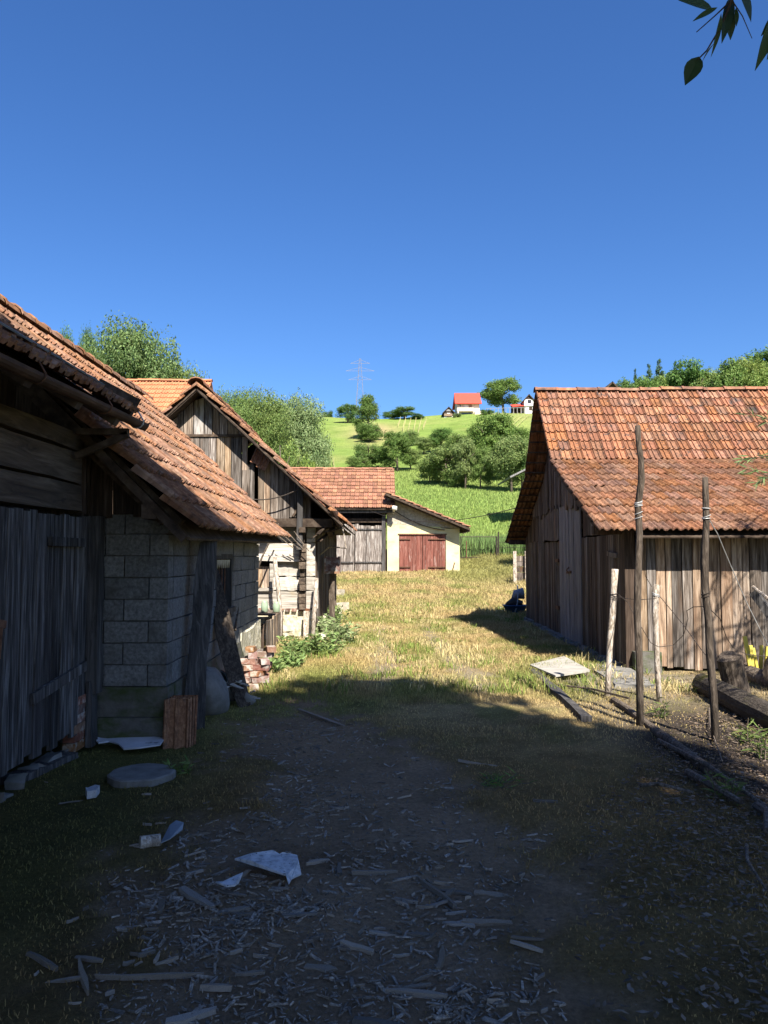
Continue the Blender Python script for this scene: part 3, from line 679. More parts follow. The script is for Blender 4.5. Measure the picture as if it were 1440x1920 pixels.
for e_, u_ in ((er, upr), (el, upl)):
    a0 = e_+Vector((0,.02,-.05)); a1 = e_+Vector((0,MYL-.05,-.05))
    obj('roof_boards', sheet(a0, a1, a1+u_, a0+u_, .025), mt['timber'], mb)
    obj('verge_board', beam(e_+Vector((0,.06,-.07)), e_+u_+Vector((0,.06,-.07)), .03, .06, jit=.004, seg=8), mt['timber'], mb)
def mz(x): return MA.z-abs(x-MA.x)*sl-.1
X0, X1 = -6.1, -1.42
hole = (-2.76, -2.56)
mats_g = [mt['plank_grey'], mt['plank_grey'], mt['plank_worn'], mt['plank_brown']]
planks(mb, (X0, 15.02), (X1, 15.02), 2.36, lambda t: min(3.98, mz(X0+t)), mats_g, Vector((0,-1,0)), w=.17, wv=.35, th=.022, jb=.03, gap=.012, skip=lambda a, b: hole[0]-.05 < X0+(a+b)/2 < hole[1]+.02)
planks(mb, (X0+1.5, 15.0), (-2.55, 15.0), 4.0, lambda t: max(4.02, mz(X0+1.5+t)), [mt['plank_brown'], mt['plank_worn'], mt['plank_brown']], Vector((0,-1,0)), w=.17, wv=.35, th=.022, gap=.014, skip=lambda a, b: mz(X0+1.5+a) < 4.03 and mz(X0+1.5+b) < 4.03)
planks(mb, (hole[0]-.03, 15.02), (hole[1]+.02, 15.02), 2.36, lambda t: 3.46+.06*math.sin(t*19), mt['plank_grey'], Vector((0,-1,0)), w=.16, jt=.05)
planks(mb, (hole[0]-.03, 15.02), (hole[0]+.08, 15.02), 3.3, 3.98, mt['plank_brown'], Vector((0,-1,0)), w=.12)
obj('cross_rail', beam((X0+1.2, 14.985, 3.99), (-2.6, 14.985, 3.99), .03, .05), mt['timber'], mb)
for k in range(2):
    m = Matrix.Rotation(.35+.1*k, 4, 'Y') @ Matrix.Rotation(math.radians(78), 4, 'X') @ Matrix.Diagonal((.2,.36,.36,1)); m.translation = Vector((-2.52+.11*k, 14.9, 3.42-.1*k))
    inst('hanging_tile', me_mb, mb, m)
obj('brace', beam((-1.78, 14.97, 2.4), (-1.5, 14.97, 2.82), .03, .04), mt['timber'], mb)
# floor beams, overhang
obj('floor_beam', beam((-6.1, 14.96, 2.27), (-1.0, 14.96, 2.27), .16, .17, jit=.01, seg=6), mt['timber'], mb)
for k in range(7): obj('joist', beam((-5.9+k*.72, 14.8, 2.13), (-5.9+k*.72, 21, 2.13), .12, .1), mt['timber'], mb)
obj('gallery_post', beam((-1.63, 14.9, 1.75), (-1.63, 14.9, 2.95), .1, .1, up=(0,1,0), jit=.01, seg=3), mt['slab_wood'], mb)
obj('ceiling_boards', box(-6.1, 15.05, 2.2, -.9, 21.1, 2.23), mt['timber'], mb)
zs = [.58, .945, 1.22, 1.53, 1.885, 2.2]
for k in range(5):
    z0, z1 = zs[k]+.008, zs[k+1]-.008
    xa = -2.2 if k in (1, 2) else -6.0
    lo_ = [(xa, -1.66)] + ([(-6.0, -2.5)] if k in (1, 2) else [])
    for a, b in lo_: obj('log', beam((a, 15.28, (z0+z1)/2), (b, 15.28, (z0+z1)/2+U(-.01,.01)), .2+U(-.02,.02), z1-z0, jit=.014, seg=9), mt['log_x'], mb)
    obj('log', beam((-1.53, 15.28, (z0+z1)/2), (-1.33+U(-.04,.03), 15.28, (z0+z1)/2), .2, z1-z0, jit=.012, seg=2), mt['log_x'], mb)
    nn = random.choice((2, 3))
    for q in range(nn):
        za = z0+(z1-z0)*q/nn; zb_ = z0+(z1-z0)*(q+1)/nn-.012
        obj('log_end', box(-1.655+U(-.02,.02), 15.02+U(-.05,.05), za, -1.545+U(-.02,.02), 15.5, zb_), mt['log_y'], mb)
obj('log', beam((-2.6, 15.12, 1.585), (-1.66, 15.12, 1.57), .09, .1, jit=.008, seg=5), mt['log_x'], mb)
ws = obj('shutter', merge([beam((-2.21, 15.17, .98), (-2.21, 15.17, 1.5), .07, .09, up=(0,1,0)), beam((-2.55, 15.17, .97), (-2.18, 15.17, .97), .09, .06)]), mt['log_x'], mb)
ORG[ws.name] = org(mb)
planks(ws, (-2.5, 15.25), (-2.26, 15.25), 1.0, 1.42, mt['plank_brown'], Vector((0,-1,0)), w=.09)
obj('recess_shade_sheet', box(-2.5, 15.36, .97, -2.2, 15.4, 1.54), mt['timber'], mb)  # dark sheet stands in for the shade inside the shuttered opening
pl = []
for k in range(26):
    x_ = -2.5+U(0, 1.1); z_ = U(.0,.5)
    pl.append(beam((x_, 15.16, z_), (x_+U(.15,.3), 15.16, z_+U(-.02,.02)), .14+U(-.03,.02), U(.1,.18), jit=.03, seg=2))
obj('stone_plinth', merge([box(-6.0, 15.14, -.1, -1.36, 15.45, .57)]+pl), mt['whitewash'], mb)
obj('sill_rubble', merge([beam((-2.45+k*.13, 15.14, .57), (-2.36+k*.13, 15.14, .57), .12, .05, jit=.012) for k in range(8)]), mt['brick'], mb)
planks(mb, (-1.36, 15.35), (-1.36, 21.0), .25, 2.18, [PD, PG], Vector((1,0,0)), w=.2)
obj('rubble_base', merge([beam((-1.36+U(-.05,.12), 15.5+k*.3, U(.0,.2)), (-1.3+U(-.05,.12), 15.75+k*.3, U(.0,.2)), U(.15,.25), U(.12,.22), jit=.05, seg=2) for k in range(18)]), mt['whitewash'], mb)
obj('far_wall', box(-6.1, 21.0, 0, -1.3, 21.08, 2.3), PG, mb)
obj('side_wall', box(-6.15, 15.2, 0, -6.05, 21.0, 2.3), PG, mb)
obj('far_gable', prism([(-6.2,21.05,2.3),(-1.0,21.05,2.3),(-3.61,21.05,4.75)], (0,.03,0)), PG, mb)
obj('broken_boards', merge([beam((-1.15+U(-.25,.15), 15.0+U(-.2,.3), 2.0+U(-.1,.15)), (-1.0+U(-.25,.2), 15.2+U(-.2,.4), 2.2+U(-.1,.15)), .1, .02) for k in range(9)]), mt['timber'], mb)

# ================================================================== ORANGE-ROOFED BARN behind
ob = thing('orange_roof_barn', (-9.5, 26, 0), 'tall barn with a clean bright orange tile roof behind the boarded gable', 'barn')
T = []
me_o = tmesh('orange_roof_tile', mt['tile_orange'], P_MARS)
oe = Vector((-15.2, 22.4, 4.2)); ou = Vector((0, 3.6, 3.4))
tile_field(T, me_o, oe, (1,0,0), ou, 42, 18, 9.3/42, ou.length/18, jit=.004)
put_tiles(ob, T, 280, keyf=lambda p: -p.x*.3-p.z)
ridge_tiles(ob, oe+ou+UP*.02, oe+ou+Vector((9.3,0,.02)), 26, .13, mt['tile_orange'])
obj('far_slope', sheet(oe+ou, oe+ou+Vector((9.3,0,0)), oe+ou+Vector((9.3,3.6,-3.4)), oe+ou+Vector((0,3.6,-3.4)), .08), mt['tile_orange'], ob)
obj('roof_boards', sheet(oe-UP*.04, oe+Vector((9.3,0,-.04)), oe+ou+Vector((9.3,0,-.04)), oe+ou-UP*.04, .03), mt['timber'], ob)
obj('wall', merge([box(-15, 22.8, 0, -6.2, 29.2, 4.3), prism([(-6.2,22.9,4.3),(-6.2,29.1,4.3),(-6.2,26,7.3)], (-.1,0,0))]), mt['plank_dark'], ob)
obj('verge_board', merge([beam(oe+Vector((9.28,0,-.1)), oe+ou+Vector((9.28,0,-.1)), .04, .16), beam(oe+ou+Vector((9.28,0,-.1)), oe+ou+Vector((9.28,3.6,-3.5)), .04, .16)]), mt['timber'], ob)

# ================================================================== GREY-DOOR BARN at the end of the yard
gz0 = .78
cb = thing('grey_door_barn', (-2.2, 40, gz0), 'plank barn with grey flaking doors and dull red tiled roof at the yard end', 'barn')
T = []
me_c = tmesh('dull_roof_tile', mt['tile_far'], P_MARS, lift=.05)
ce = Vector((-5.3, 37.4, 4.0)); cu = Vector((0, 3.6, 2.32))
tile_field(T, me_c, ce, (1,0,-.004), cu, 26, 11, 5.85/26, cu.length/11, jit=.012)
put_tiles(cb, T, 290)
ridge_tiles(cb, ce+cu+UP*.03, ce+cu+Vector((5.75,0,.0)), 14, .15, mt['tile_far'])
obj('far_slope', sheet(ce+cu, ce+cu+Vector((5.8,0,0)), ce+cu+Vector((5.8,3.4,-2.2)), ce+cu+Vector((0,3.4,-2.2)), .06), mt['tile_far'], cb)
obj('roof_boards', sheet(ce-UP*.04, ce+Vector((5.85,0,-.06)), ce+cu+Vector((5.85,0,-.06)), ce+cu-UP*.04, .03), mt['timber'], cb)
obj('eave_beam', beam((-5.2, 37.6, 3.86), (.5, 37.6, 3.86), .12, .16), mt['slab_wood'], cb)
obj('tie_beam', beam((-5.2, 38.0, 3.42), (.14, 38.0, 3.42), .16, .2), mt['timber'], cb)
obj('rear_wall', box(-5.2, 43.8, .5, .1, 43.9, 4.2), PD, cb)
obj('side_wall', merge([box(-5.25, 38, .5, -5.15, 43.8, 4.1), box(.0, 38.2, .5, .1, 43.8, 4.1)]), PD, cb)
obj('wall_post', beam((-.02, 37.96, gz0), (-.02, 37.96, 3.9), .16, .16, up=(0,1,0)), mt['slab_wood'], cb)
d1 = door_part(cb)
for q in (1.35, 2.98): obj('ledge', beam((-1.4, 37.9, q), (-.1, 37.9, q), .04, .07), mt['slab_wood'], d1)
planks(d1, (-1.42, 37.96), (-.1, 37.96), gz0+.02, 3.2, mt['plank_worn'], Vector((0,-1,0)), w=.2, jt=.06)
d2 = door_part(cb); obj('ledge', beam((-2.9, 37.9, 1.35), (-1.5, 37.9, 1.35), .04, .07), mt['slab_wood'], d2)
planks(d2, (-2.95, 37.98), (-1.46, 37.98), gz0+.02, 3.25, mt['plank_worn'], Vector((0,-1,0)), w=.2, jt=.05)
planks(cb, (-5.2, 38.0), (-3.0, 38.0), gz0, 3.3, PG, Vector((0,-1,0)), w=.22)
obj('step', box(-2.9, 37.5, .6, .1, 37.9, .84), mt['concrete'], cb)
obj('gutter_end', merge([tube([(.42, 37.35, 4.02), (.62, 37.3, 3.98)], .1, 8), tube([(.5,37.4,3.95),(.45,37.7,3.8)], .06, 8)]), mt['white_wall'], cb)

# ================================================================== GARAGE
ga = thing('garage', (1.95, 41, gz0), 'pale yellow plastered garage with a lean-to roof and faded red double doors', 'garage')
def gtop(x): return 4.62-(x-.2)*.425
DXA, DXB, DZT = .74, 3.06, 2.74
def wallpoly(x0, x1, z0a, z1a, z1b): return prism([(x0,38.0,z0a),(x1,38.0,z0a),(x1,38.0,z1b),(x0,38.0,z1a)], (0,.2,0))
obj('wall', merge([wallpoly(.16, DXA, .6, 3.25, 3.22), wallpoly(DXB, 3.74, .6, 3.02, 3.02), wallpoly(DXA, DXB, DZT, 3.22, 3.05)]), mt['plaster_y'], ga)
obj('raw_wall', prism([(.16,38.0,3.254),(DXA,38.0,3.224),(3.74,38.0,3.024),(3.74,38.0,gtop(3.74)),(.16,38.0,gtop(.16))], (0,.2,0)), mt['plaster_raw'], ga)
obj('side_wall', merge([box(3.54, 38.2, .6, 3.74, 44, 3.0), box(.16, 38.2, .6, .36, 44, 4.4), box(.36, 43.8, .6, 3.54, 44, 3.2)]), mt['plaster_y'], ga)
for k in range(2):
    xa = DXA+.02+k*1.15; xb = xa+1.13
    d = door_part(ga)
    for q in (1.12, 2.5): obj('hinge_strap', beam((xa if k == 0 else xb, 37.99, q), (xa+.55 if k == 0 else xb-.85, 37.99, q), .04, .05), mt['iron'], d)
    planks(d, (xa, 38.06), (xb, 38.06), .84, 2.7, mt['red_paint'], Vector((0,-1,0)), w=.19, gap=.012, jo=.01)
obj('lintel', box(DXA-.05, 37.97, DZT-.03, DXB+.05, 38.01, DZT+.03), mt['iron'], ga)
obj('interior_shade_sheet', box(DXA, 38.3, .7, DXB, 38.33, 2.8), mt['black'], ga)  # black sheet stands in for the darkness behind the garage doors
rt0 = Vector((.1, 37.25, 4.72)); rtu = Vector((4.1, 0, -1.72))
obj('roof_boards', sheet(rt0, rt0+Vector((0,6.6,0)), rt0+rtu+Vector((0,6.6,0)), rt0+rtu, .1), mt['timber'], ga)
T = []
tile_field(T, me_c, rt0+rtu+UP*.02, (0,1,0), -rtu, 26, 12, 6.6/26, rtu.length/12, jit=.015)
put_tiles(ga, T, 40)
for k in range(4): obj('rafter', beam(rt0+Vector((0,.25+k*.9,-.13)), rt0+rtu+Vector((0,.25+k*.9,-.13)), .08, .1), mt['timber'], ga)
obj('threshold', box(DXA-.1, 37.7, .6, DXB+.1, 38.0, .83), mt['concrete'], ga)

# ================================================================== YARD END: gate, board fence, cables
fg = thing('wire_gate', (5.2, 42, 1.35), 'thin steel frame gate of wire mesh before the bright meadow', 'gate')
obj('frame', merge([tube([(4.2,42,1.5),(4.2,42,2.75)], .03, 6), tube([(6.15,42,1.5),(6.15,42,2.75)], .05, 6), tube([(4.2,42,2.72),(6.15,42,2.72)], .025, 6), tube([(4.2,42,1.6),(6.15,42,1.6)], .025, 6)]), mt['wire'], fg)
for k in range(12): obj('bar', tube([(4.33+k*.15,42,1.6),(4.33+k*.15,42,2.72)], .007, 4), mt['wire'], fg)
obj('rust_post', tube([(4.5,41.95,1.2),(4.5,41.95,2.5)], .03, 6), mt['iron'], fg)
fw = thing('wire_fence', (7.6, 42.3, 1.4), 'continuation of the wire mesh fence in shade beside the plank barn', 'fence')
for k in range(3): obj('post', tube([(6.3+k*1.6,42.3,1.2),(6.3+k*1.6,42.3,3.0)], .04, 6), mt['wire'], fw)
for k in range(5): obj('strand', tube([(6.3,42.3,1.6+k*.27),(9.6,42.3,1.62+k*.27)], .008, 4), mt['wire'], fw)
lw = solo('low_brick_wall', beam((3.8,42.2,1.3),(6.2,42.2,1.34), .2, .4), mt['brick'], 'low brick footing wall under the wire mesh gate', 'wall')
bf = thing('board_fence', (5.6, 31, .4), 'short stack of grey boards held by two pale posts in tall dry grass', 'fence')
for k, x_ in enumerate((5.25, 5.72)): obj('post', beam((x_,30.9,.2),(x_,30.9,1.85), .13, .1, up=(0,1,0)), mt['bark_pale'], bf)
for k in range(6): obj('board', beam((5.3,31.05,.45+k*.22),(7.2,31.05,.47+k*.22), .04, .2, jit=.01, seg=2), PG, bf)
solo('power_cable', tube(bez(at(690,955,38), at(1000,943,19.8), .55, 16), .012, 5), mt['wire'], 'black cable slung from the garage gable across to the dark plank barn', 'cable')
solo('wall_cable', tube(bez((.3,37.85,4.05), (3.0,37.92,2.95), .22, 10), .022, 5), mt['wire'], 'thick dark cable drooping over the raw plaster above the red garage doors', 'cable')
solo('gallery_cable', tube(bez(at(462,935,14.75), at(560,917,14.75), .09, 10), .012, 5), mt['wire'], 'grey cable sagging across the boarded gable below the roof', 'cable')
solo('grey_slab', beam((3.55,37.4,.8),(4.3,37.3,.82), .4, .08, jit=.02, seg=2), mt['slab_pale'], 'pale slab lying on the grass at the garage corner', 'slab')
solo('rusty_stand', merge([beam((3.3,37.6,.8),(3.45,37.6,1.35), .1, .05), beam((3.25,37.55,.82),(3.7,37.55,.84), .12, .08)]), mt['iron'], 'small rusty iron stand leaning by the garage corner', 'scrap')

# ================================================================== HILLTOP
def simple_house(name, label, px0, px1, pbase, ptop, peave, Y, depth, wall, roof, cat='house', gable=True, over=.5):
    a = at(px0, pbase, Y); b = at(px1, pbase, Y); zt = at(px0, ptop, Y).z; ze = at(px0, peave, Y).z
    zb = min(hz(a.x, Y), a.z)-.5
    t = thing(name, ((a.x+b.x)/2, Y+depth/2, zb), label, cat)
    obj('wall', box(a.x, Y, zb, b.x, Y+depth, ze-.02), mt[wall], t)
    cx = (a.x+b.x)/2
    if gable:      # gable faces the camera
        obj('gable', prism([(a.x,Y+.02,ze),(b.x,Y+.02,ze),(cx,Y+.02,zt-.2)], (0,depth-.04,0)), mt['plank_dark'], t)
        for s_ in (-1, 1):
            e = Vector((cx+s_*((b.x-a.x)/2+over), Y-over, ze-.15-over*.5)); r = Vector((cx, Y-over, zt))
            obj('roof', sheet(e, r, r+Vector((0,depth+2*over,0)), e+Vector((0,depth+2*over,0)), .18), mt[roof], t)
    return t, a, b, ze, zt, Y
def on(t, name, px0, px1, py0, py1, Y, mat, th=.06):
    p = at(px0, py1, Y); q = at(px1, py0, Y)
    return obj(name, box(p.x, Y-th, p.z, q.x, Y+.02, q.z), mt[mat], t)
YH = 190
t, a, b, ze, zt, Y = simple_house('cottage', 'cream hilltop cottage with a smooth bright red roof and balcony', 857, 899, 781, 737, 756, YH, 6, 'cream_wall', 'roof_red', gable=False)
e0_ = Vector((a.x-.6, YH-.9, ze-.25)); rr_ = Vector((a.x-.4, YH+3, at(860,737,YH+3).z))
obj('roof', sheet(e0_, e0_+Vector((b.x-a.x+1.1,0,0)), rr_+Vector((b.x-a.x+.8,0,0)), rr_, .2), mt['roof_red'], t)
obj('roof', sheet(rr_, rr_+Vector((b.x-a.x+.8,0,0)), Vector((b.x+.5,YH+6.9,ze-.25)), Vector((a.x-.6,YH+6.9,ze-.25)), .2), mt['roof_red'], t)
obj('gable', prism([(b.x-.02,YH+.1,ze),(b.x-.02,YH+5.9,ze),(b.x-.02,YH+3,rr_.z-.4)], (-.15,0,0)), mt['timber'], t)
obj('gable', prism([(a.x+.02,YH+.1,ze),(a.x+.02,YH+5.9,ze),(a.x+.02,YH+3,rr_.z-.4)], (.15,0,0)), mt['cream_wall'], t)
w1 = on(t, 'window', 861, 865, 758.5, 763, YH, 'white_wall'); on(w1, 'pane', 861.8, 864.2, 759.3, 762.2, YH-.09, 'glass')
on(t, 'door', 869, 878, 758.5, 766, YH, 'white_wall'); on(t, 'shutter', 879, 885, 759, 766, YH, 'brick')
on(t, 'balcony', 857, 888, 764.5, 771, YH-1.0, 'cream_wall', .15); on(t, 'balcony_floor', 857, 888, 770.5, 771.6, YH-.1, 'white_wall', 1.0)
on(t, 'pillar', 858, 860, 771.5, 781, YH-.9, 'white_wall', .3); on(t, 'basement_opening', 864, 884, 774, 780, YH, 'glass')
on(t, 'stair', 888, 905, 774, 783, YH+.5, 'cream_wall', 2.5)
t, a, b, ze, zt, Y = simple_house('cabin', 'little dark timber cabin with a pale gable on the hill ridge left of the cottage', 832.5, 850.5, 784.5, 762.5, 771.5, 186, 5, 'plank_dark', 'timber', 'cabin', over=.35)
on(t, 'gable_panel', 836.5, 846.5, 767.5, 771, 185.95, 'plank_pale'); on(t, 'balcony', 833, 848, 775.5, 780, 185.5, 'plank_brown'); w1 = on(t, 'window', 838, 844, 774.5, 779, 185.9, 'white_wall'); on(t, 'base', 832.5, 849, 781, 785.5, 185.8, 'white_wall')
on(t, 'door', 839, 845, 781, 785, 185.6, 'plank_dark')
t, a, b, ze, zt, Y = simple_house('white_house', 'narrow white house with a dark pointed gable on the ridge next to the barn roof', 983.5, 1000.5, 770, 739, 748.5, 188, 6, 'white_wall', 'timber', over=.35)
w1 = on(t, 'window', 989.5, 996, 749.5, 756, 188, 'timber'); on(w1, 'pane', 990.5, 995, 750.5, 755, 187.95, 'glass'); on(t, 'door', 992, 998, 762.5, 769.5, 188, 'timber'); on(t, 'band', 983, 1001, 760.3, 761.3, 187.9, 'white_wall', .2)
t = thing('veranda', (33, 190, 38), 'long low veranda with red roof between the great tree and the white house', 'veranda')
p = at(960, 769, 189)
rf = [at(961,762,188), at(984,760,188)]
obj('roof', sheet(rf[0], rf[1], rf[1]+Vector((0,4,1.2)), rf[0]+Vector((0,4,1.2)), .15), mt['roof_red'], t)
obj('back_wall', box(rf[0].x+.2, 191.5, p.z-1.5, rf[1].x, 191.7, rf[0].z+.8), mt['timber'], t)
for k in range(4): q = at(962+k*7, 770, 188.3); obj('post', box(q.x, 188.2, q.z-.6, q.x+.22, 188.4, rf[0].z-.1), mt['plank_brown'], t)
t = thing('ridge_fence', (27, 187, 37), 'row of white fence posts along the ridge under the big tree', 'fence')
for k in range(11):
    q = at(912+k*7.2, 772.5-k*.25, 186.5); obj('post', box(q.x, 186.4, q.z-1, q.x+.14, 186.6, q.z+.8), mt['plank_pale'], t)
qa, qb = at(911,766,186.5), at(988,764,186.5)
obj('rail', beam(qa, qb, .08, .1), mt['plank_pale'], t)
t, a, b, ze, zt, Y = simple_house('dark_roof_house', 'house whose black pointed roof peeps over the tiled barn ridge', 1132, 1163, 745, 716, 733, 120, 6, 'white_wall', 'timber', over=.5)
t = thing('grey_eave_house', (12, 57, 3), 'low house whose pale grey eaves show between orchard and the dark barn verge', 'house')
q = at(956, 893, 55); q2 = at(1010, 866, 55)
obj('roof', merge([sheet(q, q2, q2+Vector((0,6,0)), q+Vector((0,6,0)), .12), sheet(q2, q2+(q2-q)*1+Vector((0,0,-2*(q2-q).z)), q2+(q2-q)+Vector((0,6,-2*(q2-q).z)), q2+Vector((0,6,0)), .12)]), mt['plank_pale'], t)
obj('wall', merge([box(q.x+2.0, 55.5, 2.5, q.x+3.4, 60.5, q.z+.2), prism([(q.x+2.0,55.5,q.z+.2),(q.x+3.4,55.5,q.z+.2),(q2.x,55.5,q2.z-.2)], (0,5,0))]), mt['white_wall'], t)
t = thing('pylon', (-5, 320, 20), 'faint lattice power pylon rising behind the hill', 'pylon')
pb = at(675, 790, 330); pt = at(675, 672, 330); Hh = pt.z-pb.z
L_ = []
def leg(f): return 2.6*(1-f)+.35*f
for sx, sy in ((-1,-1),(1,-1),(1,1),(-1,1)):
    obj('leg', beam((pb.x+sx*2.6, 330+sy*2.6, pb.z-8), (pb.x+sx*.3, 330+sy*.3, pt.z), .11, .11), mt['steel_far'], t)
br_ = []
for k in range(9):
    f, f2 = k/9, (k+1)/9
    for sx in (-1, 1):
        br_.append(beam((pb.x+sx*leg(f), 327.4+2*f, pb.z+Hh*f), (pb.x-sx*leg(f2), 327.4+2*f2, pb.z+Hh*f2), .05, .05))
obj('bracing', merge(br_), mt['steel_far'], t)
for f, wd in ((.66, 5.0), (.8, 6.2), (.92, 4.2)):
    z_ = pb.z+Hh*f
    obj('arm', merge([beam((pb.x-wd,330,z_),(pb.x+wd,330,z_),.11,.11), beam((pb.x-wd,330,z_),(pb.x,330,z_+1.6),.1,.1), beam((pb.x+wd,330,z_),(pb.x,330,z_+1.6),.1,.1)]), mt['steel_far'], t)
# vineyard rows
def foot(px, py):
    lo, hi = 44, 200
    for k in range(40):
        m = (lo+hi)/2; p = at(px, py, m)
        if p.z > hz(p.x, m): lo = m
        else: hi = m
    return lo
def vine_row(x0, x1, y0, y1, Ya, Yb, n, label, grp):
    A = at(x0, y0, Ya); B = at(x1, y1, Yb)
    g_ = lambda f: (A.x+(B.x-A.x)*f, Ya+(Yb-Ya)*f)
    t = thing('vine_row', (*g_(0), hz(*g_(0))), label, 'vines', grp)
    top = []
    for k in range(n):
        x, y = g_(k/(n-1)); z = hz(x, y); s_ = U(.7,1.1)
        obj('stake', beam((x,y,z-.3),(x,y,z+s_), .055, .055, up=(0,1,0)), mt['vine_stake'], t); top.append((x,y,z+.6))
    obj('wire', tube(top, .045, 4), mt['vine_stake'], t)
ORD = ['leftmost', 'second', 'third', 'fourth', 'fifth', 'rightmost']
for k in range(6):
    vine_row(750+k*9.4, 745+k*9.2, 0, 0, foot(750+k*9.4, 788), foot(745+k*9.2, (802,812,818,824,818,806)[k]), 12, ORD[k]+' stake row of the small vineyard on the ridge, counted from the left', 'vine rows in the vineyard below the ridge')
for k in range(5):
    vine_row(950+k*11, 905+k*11, 800, 800, 172, 140, 10, ORD[k]+' stake row on the slope behind the orchard, counted from the left', 'vine rows below the cottage')
for k in range(3):
    vine_row(607+k*9, 612+k*8, 800, 800, 108, 96, 5, ORD[k]+' short stake row at the meadow edge beside the willow', 'vine rows beside the willow')

# ================================================================== TREES
def leaves_np(n, blobs, size, seed, flat=.55, inner=.35, rngs=None):
    """rhombus leaves scattered through blobs (cx,cy,cz,rx,ry,rz); returns V,F"""
    r = np.random.default_rng(seed)
    B = np.array(blobs, float); vol = (B[:,3]*B[:,4]*B[:,5])**(2/3); p = vol/vol.sum()
    k = r.choice(len(B), n, p=p)
    d = r.normal(size=(n,3)); d /= np.linalg.norm(d, axis=1)[:,None]
    rad = 1-(r.random(n)**1.7)*(1-inner)
    # lumpy shell so that clumps and gaps appear
    lump = 1+.16*np.sin(d[:,0]*7+k)+.14*np.sin(d[:,1]*6+2*k+d[:,2]*5)
    P = B[k,:3]+d*B[k,3:]*(rad*lump)[:,None]
    keep = (np.sin(P[:,0]*2.3/size*.18+seed)+np.sin(P[:,1]*2.1/size*.18)+np.sin(P[:,2]*2.7/size*.18+seed*2)) > -1.25
    P = P[keep]; d = d[keep]; n = len(P)
    nn = d*.7+r.normal(size=(n,3))*flat+np.array([0,0,.45]); nn /= np.linalg.norm(nn, axis=1)[:,None]
    a = np.cross(nn, r.normal(size=(n,3))); a /= np.linalg.norm(a, axis=1)[:,None]+1e-9
    b = np.cross(nn, a); s = size*(.6+.8*r.random(n))[:,None]
    V = np.stack([P-a*s, P+b*s*.55, P+a*s, P-b*s*.55], 1).reshape(-1,3)
    return V, np.arange(4*n).reshape(n,4)
def rblobs(seed, kind='round', n=26):
    """unit crown: height 0..1 (trunk foot at 0), half width about .5 (scaled later)"""
    r = np.random.default_rng(seed); B = []
    for i in range(n):
        if kind == 'round': z = .28+.66*r.random(); w_ = .47*math.sqrt(max(.05, 1-((z-.55)/.47)**2))
        elif kind == 'tall': z = .2+.74*r.random(); w_ = .42*min(1, (1.04-z)/.6)*min(1, z/.3)
        elif kind == 'bush': z = .1+.75*r.random(); w_ = .48*math.sqrt(max(.05, 1-((z-.35)/.62)**2))
        elif kind == 'high': z = .54+.4*r.random(); w_ = .47*math.sqrt(max(.05, 1-((z-.74)/.25)**2))
        else: z = .3+.6*r.random(); w_ = .5*math.sqrt(max(.05, 1-((z-.6)/.45)**2))
        a = r.random()*6.283; q = math.sqrt(r.random())*.8
        rr = .1+.09*r.random()
        B.append((math.cos(a)*w_*q, math.sin(a)*w_*q, z-rr*.3, rr*1.15, rr*1.15, rr*.8))
    return B
TREEMESH = {}
def tree_meshes(kind, n, leaf, seed, mat='leaf', nb=26):
    key = (kind, n, leaf, seed, mat)
    if key in TREEMESH: return TREEMESH[key]
    V, F = leaves_np(n, rblobs(seed, kind, nb), leaf, seed)
    o = npmesh('crown', V, F, mt[mat]); cm = o.data; bpy.data.objects.remove(o)
    r = random.Random(seed); L = [tube([(0,0,-.03),(r.uniform(-.01,.01),r.uniform(-.01,.01),.25),(r.uniform(-.03,.03),r.uniform(-.03,.03),.55),(0,0,.85)], [.032,.025,.016,.005], 7)]
    for k in range(8):
        a = r.uniform(0, 6.28); z = r.uniform(.22,.6); q = r.uniform(.2,.38)
        L.append(tube([(0,0,z),(math.cos(a)*q*.5,math.sin(a)*q*.5,z+.08),(math.cos(a)*q,math.sin(a)*q,z+.2)], [.014,.009,.003], 5))
    me = bpy.data.meshes.new('trunk'); v, f = merge(L); me.from_pydata([tuple(q) for q in v], [], f); me.materials.append(mt['trunk']); me.shade_smooth()
    TREEMESH[key] = (cm, me); return cm, me
def conifer_meshes(n, leaf, seed):
    key = ('con', n, leaf, seed)
    if key in TREEMESH: return TREEMESH[key]
    B = []; r = np.random.default_rng(seed)
    for i in range(60):
        z = .08+.9*(i/60); w_ = .36*(1.03-z)/.95; a = r.random()*6.28
        B.append((math.cos(a)*w_*.75, math.sin(a)*w_*.75, z, .03+w_*.42, .03+w_*.42, .035))
    V, F = leaves_np(n, B, leaf, seed)
    o = npmesh('crown', V, F, mt['needle']); cm = o.data; bpy.data.objects.remove(o)
    me = bpy.data.meshes.new('trunk'); v, f = tube([(0,0,-.03),(0,0,.97)], [.02,.003], 6); me.from_pydata([tuple(q) for q in v], [], f); me.materials.append(mt['trunk'])
    TREEMESH[key] = (cm, me); return cm, me
def tree(name, label, x, y, h, wd, meshes, col=(1,1,1), z=None, group=None, rot=None):
    cm, tm = meshes; z = hz(x, y) if z is None else z
    t = thing(name, (x, y, z), label, 'tree' if 'bush' not in name else 'bush', group)
    rot = U(0, 6.28) if rot is None else rot
    for nm, me in (('trunk', tm), ('crown', cm)):
        m = Matrix.Rotation(rot, 4, 'Z') @ Matrix.Diagonal((wd, wd, h, 1)); m.translation = Vector((x, y, z))
        o = inst(nm, me, t, m); o.color = (*col, 1)
    return t
